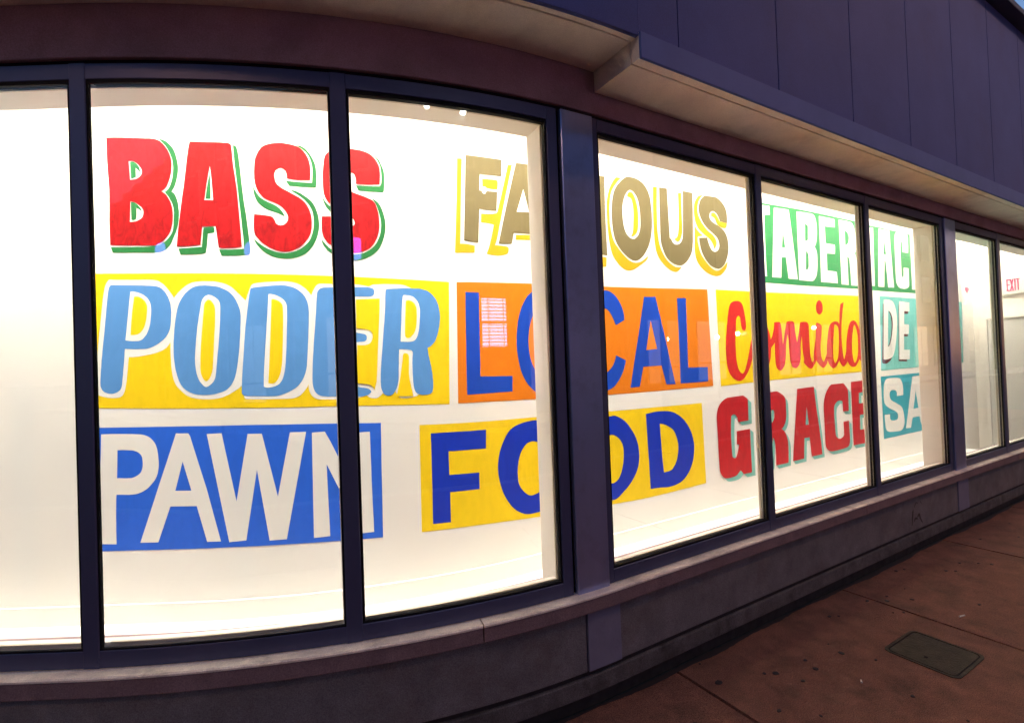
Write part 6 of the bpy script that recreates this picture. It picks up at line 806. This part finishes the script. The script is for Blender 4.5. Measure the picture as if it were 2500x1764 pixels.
bm = bmesh.new()  # flat pink heart shape just off the back wall
hp = []
for i in range(24):
    t_ = 2 * math.pi * i / 24
    hp.append((16 * math.sin(t_) ** 3, 13 * math.cos(t_) - 5 * math.cos(2 * t_) - 2 * math.cos(3 * t_) - math.cos(4 * t_)))
fr = [bm.verts.new(P(7.80 + x * .0045, .994, 2.50 + y * .0032)) for x, y in hp]
bk = [bm.verts.new(P(7.80 + x * .0045, .9985, 2.50 + y * .0032)) for x, y in hp]
bm.faces.new(fr)
for i in range(24):
    j = (i + 1) % 24
    bm.faces.new((fr[i], fr[j], bk[j], bk[i]))
surf('heart_pink', (.8, .12, .22), rough=.5)
tag(obj('heart_mark', bm, 'heart_pink'), 'small pink heart mark on the white wall past the last pillar', 'sticker')

def ribbon(bm, pts, w, o):
    for i in range(len(pts) - 1):
        a, b = Vector(pts[i]), Vector(pts[i + 1])
        d = (b - a)
        if d.length < 1e-6: continue
        d.normalize(); nn = Vector((-d.y, d.x)) * w[i] / 2; n2 = Vector((-d.y, d.x)) * w[i + 1] / 2
        q = [a + nn, b + n2, b - n2, a - nn]
        lo = [bm.verts.new(P(v.x, o - .0003 * (i % 3), v.y)) for v in q]
        bm.faces.new(lo)
bm = bmesh.new()
gs, gz = 3.12, .27
ribbon(bm, [(gs, gz - .05), (gs + .012, gz + .0), (gs + .022, gz + .05), (gs + .03, gz + .075)], [.012, .016, .02, .008], -.0195)
ribbon(bm, [(gs + .03, gz - .03), (gs + .06, gz - .002), (gs + .10, gz - .012)], [.008, .018, .012], -.0205)
ribbon(bm, [(gs + .10, gz + .0), (gs + .135, gz + .02), (gs + .15, gz - .02), (gs + .185, gz - .06)], [.012, .024, .018, .012], -.0199)
ribbon(bm, [(gs + .05, gz + .085), (gs + .085, gz + .12), (gs + .12, gz + .11)], [.006, .008, .005], -.0197)
ribbon(bm, [(gs + .16, gz + .12), (gs + .2, gz + .08)], [.006, .004], -.0197)
tag(obj('graffiti_tag', bm, 'graffiti'), 'small dark scribbled graffiti tag on the grey base wall', 'graffiti')

bm = bmesh.new()
SP = [(-2.62, .5, .012), (-2.3, .52, .02), (-2.66, .42, .016), (-2.05, .48, .006), (-2.2, .36, .005), (-3.15, .46, .006), (-3.3, .5, .01), (-1.6, .5, .005), (-1.45, .56, .008), (-1.2, .42, .004), (-.9, .5, .007), (-.62, .45, .004), (-.45, .5, .005), (-1.0, .3, .004), (.6, .5, .004), (1.1, .45, .004)]
for s, o, r in SP:
    vs = []
    for i in range(9):
        a = 2 * math.pi * i / 9
        rr = r * random.uniform(.6, 1.3)
        vs.append(bm.verts.new(P(s + 1.6 * rr * math.cos(a), o + rr * math.sin(a), Z_FLOOR + .0015)))
    bm.faces.new(vs)
sp = obj('paint_spots', bm, 'paint_spill', shop); tag(sp, kind='stuff')

surf('butt_paper', (.75, .7, .62), rough=.8)
for bs, bo, ba, lab in ((2.18, -.62, .3, 'pale cigarette butt on the sidewalk beyond the utility cover'), (1.02, -.60, 1.1, 'pale scrap on the sidewalk among the gum spots')):
    bm = bmesh.new()
    d_ = Vector((math.cos(ba), math.sin(ba), 0)); c_ = P(bs, bo, .006)
    m_ = d_.to_track_quat('Z', 'Y').to_matrix().to_4x4(); m_.translation = c_
    bmesh.ops.create_cone(bm, cap_ends=True, segments=8, radius1=.004, radius2=.0036, depth=.045 if bs > 2 else .02, matrix=m_)
    tag(obj('cigarette_butt' if bs > 2 else 'paper_scrap', bm, 'butt_paper'), lab, 'litter')

# ------------------------------------------------------------------ the other side of the street (seen mirrored in the glass)
def Q(su, o, z):
    return Vector((T2[0] + UX * su + NX * o, T2[1] + UY * su + NY * o, z))
def qbox(bm, s0, s1, o0, o1, z0, z1):
    v = [bm.verts.new(Q(a, b, c)) for c in (z0, z1) for a, b in ((s0, o0), (s1, o0), (s1, o1), (s0, o1))]
    for f_ in ((0, 1, 2, 3), (4, 5, 6, 7), (0, 1, 5, 4), (1, 2, 6, 5), (2, 3, 7, 6), (3, 0, 4, 7)):
        bm.faces.new([v[i] for i in f_])
def qpart(name, s0, s1, o0, o1, z0, z1, mat, parent):
    bm = bmesh.new(); qbox(bm, s0, s1, o0, o1, z0, z1)
    return obj(name, bm, mat, parent)
def ball(bm, c, r, seg=16, rings=10):
    bmesh.ops.create_uvsphere(bm, u_segments=seg, v_segments=rings, radius=r, matrix=Matrix.Translation(c))
def tube(bm, c0, c1, r, seg=10):
    d = (c1 - c0); L_ = d.length
    m = d.to_track_quat('Z', 'Y').to_matrix().to_4x4(); m.translation = (c0 + c1) / 2
    bmesh.ops.create_cone(bm, cap_ends=True, segments=seg, radius1=r, radius2=r * .85, depth=L_, matrix=m)

bm = bmesh.new(); qbox(bm, -45, 75, -13.98, -11.2, -.158, -.01)
tag(obj('far_sidewalk', bm, 'kerb_stone'), kind='structure')
surf('far_wall', (.05, .042, .042), rough=.9, var=.15, scale=1.2, bump=.2, bscale=30)
surf('far_trim', (.08, .075, .075), rough=.8)
surf('far_glass', (.02, .022, .03), rough=.12, var=.1)
surf('lamp_iron', (.02, .02, .022), rough=.5, metal=.6)
emit('bulb_white', (1.0, .95, .85), 9.0)
emit('pink_blind', (1.0, .5, .95), 1.5)
emit('violet_glow', (.2, .12, 1.0), 1.2)
emit('added_glow_warm', (1.0, .72, .45), .10)
emit('added_glow_cool', (.65, .8, 1.0), .09)
emit('added_glow_pink', (1.0, .55, .75), .10)
surf('blind_slat', (.5, .3, .4), rough=.6)
far = empty('opposite_building', Q(5, -14, 0))
tag(far, 'dark flat fronted building across the street, mirrored faintly in the display glass', 'building')
qpart('wall', -40, 70, -22, -14, -.15, 11.5, 'far_wall', far)
qpart('cornice', -40.2, 70.2, -13.999, -13.7, 11.0, 11.45, 'far_trim', far)
qpart('string_course', -40, 70, -13.999, -13.9, 4.3, 4.5, 'far_trim', far)
k = 0
for row in (5.2, 8.2):
    su = -26.0
    while su < 52:
        f_ = qpart('window', su, su + 1.5, -13.999, -13.94, row, row + 2.0, 'far_trim', far)
        qpart('pane', su + .09, su + 1.41, -13.939, -13.932, row + .09, row + 1.91, 'far_glass', f_)
        su += 3.25
su = -24.4; k = 0
ADDED_GLOW = {3: 'added_glow_cool', 5: 'added_glow_warm', 9: 'added_glow_pink', 12: 'added_glow_warm', 13: 'added_glow_cool', 15: 'added_glow_pink', 16: 'added_glow_warm', 18: 'added_glow_cool', 20: 'added_glow_warm'}  # panes given an added glow, for haze reflected in the display glass
while su < 52:
    if not (0 < su < 4.5):
        f_ = qpart('shop_window', su, su + 2.2, -13.999, -13.95, .6, 3.6, 'far_trim', far)
        qpart('pane', su + .1, su + 2.1, -13.949, -13.942, .7, 3.5, ADDED_GLOW.get(k, 'far_glass'), f_)
        qpart('glazing_bar', su + 1.07, su + 1.13, -13.941, -13.90, .7, 3.5, 'far_trim', f_)
        qpart('shelf', su + .1, su + 2.1, -13.938, -13.905, 1.35 + .13 * (k % 3), 1.42 + .13 * (k % 3), 'far_trim', f_)
    su += 3.25; k += 1
lw_ = empty('lit_window', Q(2.55, -13.95, 2.3))
tag(lw_, 'pink lit window with lowered slatted blind, mirrored over the letter L of LOCAL', 'window')
qpart('frame', 1.66, 3.48, -13.998, -13.97, 2.26, 4.02, 'far_trim', lw_)
qpart('lit_pane', 1.74, 3.4, -13.969, -13.966, 2.34, 3.94, 'pink_blind', lw_)
qpart('sash_bar', 1.74, 3.4, -13.965, -13.93, 3.1, 3.16, 'far_trim', lw_)
z_ = 2.36
while z_ < 3.92:
    qpart('blind_slat', 1.75, 3.39, -13.962, -13.935, z_, z_ + .028, 'blind_slat', lw_)
    z_ += .115
for a in (2.0, 2.32, 2.62, 3.05):
    qpart('blind_cord', a, a + .03, -13.93, -13.925, 2.34, 3.94, 'blind_slat', lw_)

SC = [(-1.31, 10.05, 'topmost wall lamp, mirrored at the window head above the F of FAMOUS'), (.86, 9.92, 'wall lamp mirrored at the window head right of the topmost one'),
      (-1.27, 7.9, 'wall lamp mirrored left of the F of FAMOUS'), (-.06, 7.5, 'wall lamp mirrored just above the F of FAMOUS'), (2.01, 7.43, 'wall lamp mirrored inside the F of FAMOUS')]
for su, z_, lab in SC:
    r_ = empty('wall_lamp', Q(su, -13.95, z_)); tag(r_, 'white ' + lab, 'lamp', 'white wall lamps across the street')
    bm = bmesh.new(); ball(bm, Q(su, -13.72, z_), .10); obj('globe', bm, 'bulb_white', r_, smooth=True)
    bm = bmesh.new(); tube(bm, Q(su, -13.99, z_ - .16), Q(su, -13.74, z_ - .1), .02); obj('bracket', bm, 'lamp_iron', r_)
LP = [(13.7, 2.52, 'nearest'), (16.8, 2.6, 'second'), (18.2, 2.76, 'third'), (24.3, 3.08, 'fourth'), (29.7, 3.38, 'farthest')]
WH = ['over LOCAL', 'beside the C of Comida', 'over the C of Comida', 'over the i of Comida', 'by the mullion past Comida']
for (su, z_, w_), wh in zip(LP, WH):
    r_ = empty('globe_lamp_post', Q(su, -12, 0)); tag(r_, w_ + ' globe lamp post across the street, mirrored ' + wh, 'lamp post', 'globe lamp posts across the street')
    bm = bmesh.new(); ball(bm, Q(su, -12, z_), .095); obj('globe', bm, 'bulb_white', r_, smooth=True)
    bm = bmesh.new(); tube(bm, Q(su, -12, -.02), Q(su, -12, z_ - .09), .05); obj('pole', bm, 'lamp_iron', r_)
for su, z_, lab in ((-23.2, 7.6, 'B'), (-13.3, 6.3, 'first S'), (-5.95, 5.65, 'last S')):
    r_ = empty('neon_sign_box', Q(su, -13.9, z_)); tag(r_, 'violet glowing sign box across the street mirrored below the %s of BASS' % lab, 'sign', 'violet sign boxes across the street')
    qpart('box', su - .55, su + .55, -13.998, -13.8, z_ - .45, z_ + .45, 'lamp_iron', r_)
    bm = bmesh.new()
    c_ = [(math.cos(2 * math.pi * i / 20), math.sin(2 * math.pi * i / 20)) for i in range(20)]
    f0 = [bm.verts.new(Q(su + .45 * x, -13.785, z_ + .38 * y)) for x, y in c_]; f1 = [bm.verts.new(Q(su + .45 * x, -13.7995, z_ + .38 * y)) for x, y in c_]
    bm.faces.new(f0)
    for i in range(20): bm.faces.new((f0[i], f0[(i + 1) % 20], f1[(i + 1) % 20], f1[i]))
    obj('lit_face', bm, 'violet_glow', r_)

# unseen street lamps, placed at the kerb to throw warm light on the pavement
for ls, lab, en in ((5.2, 'unseen kerbside street lamp throwing warm light on the sidewalk by the utility cover', 14), (-6.5, 'unseen street lamp added for lighting the rounded corner end of the storefront', 13)):
    sl = empty('unseen_street_lamp', Q(ls, -4.35, 0)); tag(sl, lab, 'street lamp', 'unseen street lamps at the kerb')
    bm = bmesh.new(); tube(bm, Q(ls, -4.35, 0), Q(ls, -4.35, 6.9), .07); obj('pole', bm, 'lamp_iron', sl)
    bm = bmesh.new(); tube(bm, Q(ls, -4.35, 6.85), Q(ls, -3.2, 7.0), .04); obj('arm', bm, 'lamp_iron', sl)
    qpart('lamp_head', ls - .12, ls + .12, -3.6, -2.9, 6.95, 7.08, 'lamp_iron', sl)
    ld = bpy.data.lights.new('unseen_street_lamp_light', 'AREA'); ld.shape = 'RECTANGLE'; ld.size = .2; ld.size_y = .6; ld.energy = en; ld.color = (1.0, .5, .27)
    lo_ = bpy.data.objects.new('unseen_street_lamp_light', ld); COL.objects.link(lo_); lo_.location = Q(ls, -3.25, 6.94)
    lo_.parent = sl; lo_.matrix_parent_inverse = Matrix.Translation(-Vector(sl.location))
